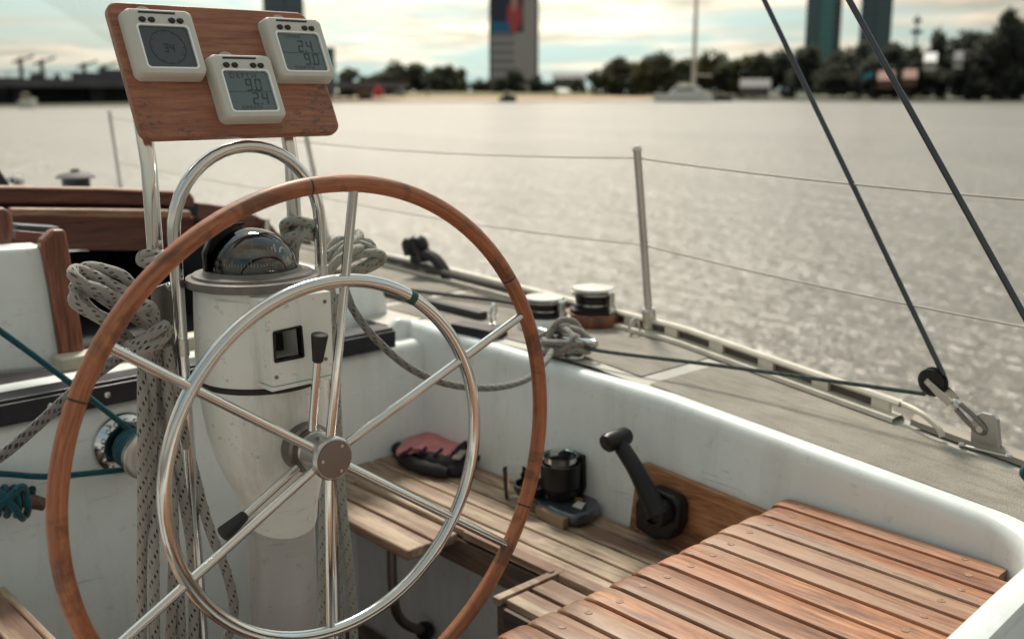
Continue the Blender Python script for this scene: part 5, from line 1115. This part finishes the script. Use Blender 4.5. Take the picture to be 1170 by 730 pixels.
m = MB(); m.tube(cr([gpt(519, 520, .045), gpt(526, 512, .046), gpt(534, 508, .04), gpt(543, 512, .028), gpt(546, 524, .02)], 5), .011, 10, flat=.5); m.build('cuff_strap', M['black_fabric'], gl); m = MB(); m.bar(gpt(521, 524, .046), gpt(529, 515, .046), .02, .006); m.build('velcro_tab', M['grey_fabric'], gl, 0, .002)
for px, py in ((470, 512), (487, 511), (505, 513)): MB().tube(cr([gpt(px, py, .052), gpt(px - 6, py + 5, .047), gpt(px - 9, py + 9, .036)], 4), .004, 8).build('finger_seam', M['black_fabric'], gl)
# cup holder with cup
XW = CI - .002; hp = ox(1.462, 644, 545); ch = thing('cup_holder', 'black folding cup holder screwed to the cockpit side', 'cup holder', (XW, hp.y, hp.z))
q = [ox(XW, x, y) for x, y in ((641, 516), (648, 512), (670, 519), (671, 556), (664, 572), (641, 570))]
MB().prism(q, (-.012, 0, 0)).build('back_plate', M['black'], ch, 30, .004)
cc = Vector((1.452, hp.y, 0)); zt_, zb_ = ox(1.455, 640, 523).z, ox(1.455, 640, 553).z; rcup = .037
MB().lathe([(rcup + .003, zb_), (rcup + .004, zb_ + .02), (rcup + .005, zt_ - .008), (rcup + .001, zt_ - .008), (rcup, zb_ + .003)], cc, (0, 0, 1), 32).build('ring', M['black'], ch); 
MB().lathe([(0, zb_ - .03), (rcup * .7, zb_ - .03), (rcup * .9, zb_ - .02), (rcup + .004, zb_ - .002), (0, zb_ - .002)], cc + Vector((.004, 0.0, 0)), (0, 0, 1), 28).build('base', M['black'], ch)
MB().lathe([(0, zb_ - .026), (.03, zb_ - .026), (.036, zb_ - .016), (.037, zb_ - .004), (.033, zb_ - .004), (.03, zb_ - .014), (0, zb_ - .016)], cc + Vector((-.03, .055, 0)), (0, 0, 1), 26).build('tray', M['black'], ch)
MB().tube([cc + Vector((-rcup - .002, .02, zt_ - .004)), cc + Vector((-rcup - .012, .026, zt_ - .002)), cc + Vector((-rcup - .014, .028, zt_ - .014))], .004, 8).build('hook', M['black'], ch)
cu_ = thing('plastic_cup', 'clear plastic cup sitting in the black cup holder', 'cup', (cc.x, cc.y, zb_)); MB().lathe([(rcup - .006, zb_ + .004), (rcup - .002, zt_ + .008), (rcup + .001, zt_ + .009), (rcup - .003, zt_ + .007), (rcup - .007, zb_ + .006)], cc, (0, 0, 1), 32).build('wall', M['glass'], cu_)
MB().lathe([(0, zb_ + .005), (rcup - .008, zb_ + .005), (rcup - .0055, zt_ - .012), (0, zt_ - .012)], cc, (0, 0, 1), 28).build('dark_drink', M['black'], cu_)
# pouch and card packet under the holder
def bz(px, py, h=0): return oz(BZ + h, px, py)
a0, a1, a2, a3 = bz(612, 578), bz(640, 598), bz(660, 590), bz(632, 570)
pk = thing('card_packet', 'small tan card packet lying on the bench under the cup holder', 'packet', tuple(bz(628, 590))); MB().prism([bz(611, 589, .0), bz(643, 606, .0), bz(660, 596, .0), bz(630, 580, .0)], (0, 0, .022)).build('box', M['card'], pk, 0, .002)
po_ = thing('wrapped_pouch', 'shiny dark pouch with a yellow stripe lying beside the card packet', 'pouch', tuple(bz(660, 590))); MB().prism([bz(x, y, .002) for x, y in ((609, 577), (622, 567), (640, 563), (664, 570), (683, 580), (686, 590), (674, 600), (655, 604), (634, 596), (616, 587))], (0, 0, .027)).build('wrap', M['foil'], po_, 60, .011, 4)
q = [bz(643, 567, .0295), bz(663, 573, .0295), bz(667, 570, .0295), bz(648, 564, .0295)]; MB().prism(q, (0, 0, .0012)).build('yellow_stripe', M['yellow'], po_, 0); q = [bz(654, 578, .0295), bz(664, 581.5, .0295), bz(669, 575, .0295), bz(660, 572.5, .0295)]; MB().prism(q, (0, 0, .0012)).build('white_patch', M['white'], po_, 0)
# empty glass
gq = bz(588, 569); g_ = thing('drinking_glass', 'empty clear glass standing on the bench behind the wheel rim', 'glass', tuple(gq)); MB().lathe([(.0, .001), (.021, .001), (.022, .006), (.026, .066), (.0245, .066), (.0205, .008), (0, .007)], gq, (0, 0, 1), 28).build('tumbler', M['faint_glass'], g_)
# ---------------------------------------------------------------- engine lever
en = thing('engine_control', 'black engine throttle lever on a wooden plate beside the helm seat', 'engine lever', tuple(ox(CI, 757, 590)))
XE = CI - .001
q = [ox(XE, x, y) for x, y in ((722, 613), (733, 529), (741, 527), (880, 583), (880, 690), (740, 625))]
MB().prism(q, (-.014, 0, 0)).build('mount_board', M['lever_board'], en, 30, .003)
for x, y in ((727.5, 606),): MB().lathe([(.005, 0), (.004, .002), (0, .0025)], ox(XE - .014, x, y), (-1, 0, 0), 10).build('screw', M['brushed'], en)
XB = XE - .014
q = [ox(XB, x, y) for x, y in ((737, 598), (737, 570), (744, 556), (757, 552), (783, 563), (789, 573), (788, 596), (778, 612), (760, 612))]
o = MB().prism(q, (-.034, 0, 0)).build('base', M['black'], en, 30, .01, 3)
hubc = ox(XB - .05, 752, 586); MB().lathe([(0, -.02), (.024, -.02), (.027, .0), (.024, .016), (.016, .020), (.013, .014), (0, .014)], hubc, (-1, 0, 0), 28).build('pivot', M['black'], en)
XA = XB - .055; a_ = [ox(XA, 752, 588), ox(XA, 741, 565), ox(XA, 727, 537), ox(XA, 714, 516), ox(XA, 708, 507)]
MB().tube(cr(a_, 5), [.024, .023, .022, .021, .02, .019, .0182, .0178, .0172, .0168, .0165, .0162, .016, .016, .0158, .0158, .0156, .0156, .0154, .0152, .015], 16).build('arm', M['black'], en)
k0 = ox(XA, 705, 502); MB().tube([k0 + Vector((-.036, .0, -.0015)) , k0 + Vector((-.033, 0, 0)), k0 + Vector((-.026, 0, 0)), k0 + Vector((0, 0, .001)), k0 + Vector((.022, 0, .001)), k0 + Vector((.03, 0, 0)), k0 + Vector((.033, 0, 0))], [.008, .0155, .019, .0195, .0185, .015, .008], 18).build('knob', M['black'], en)
MB().lathe([(.012, 0), (.011, .002), (0, .003)], hubc + Vector((-.0165, .0, .012)), (-1, -.2, .6), 16).build('worn_patch', M['grey_fabric'], en)

# ================================================================== lift everything to water level 0
for o in list(sc.objects):
    if o.parent is None: o.location.z += H
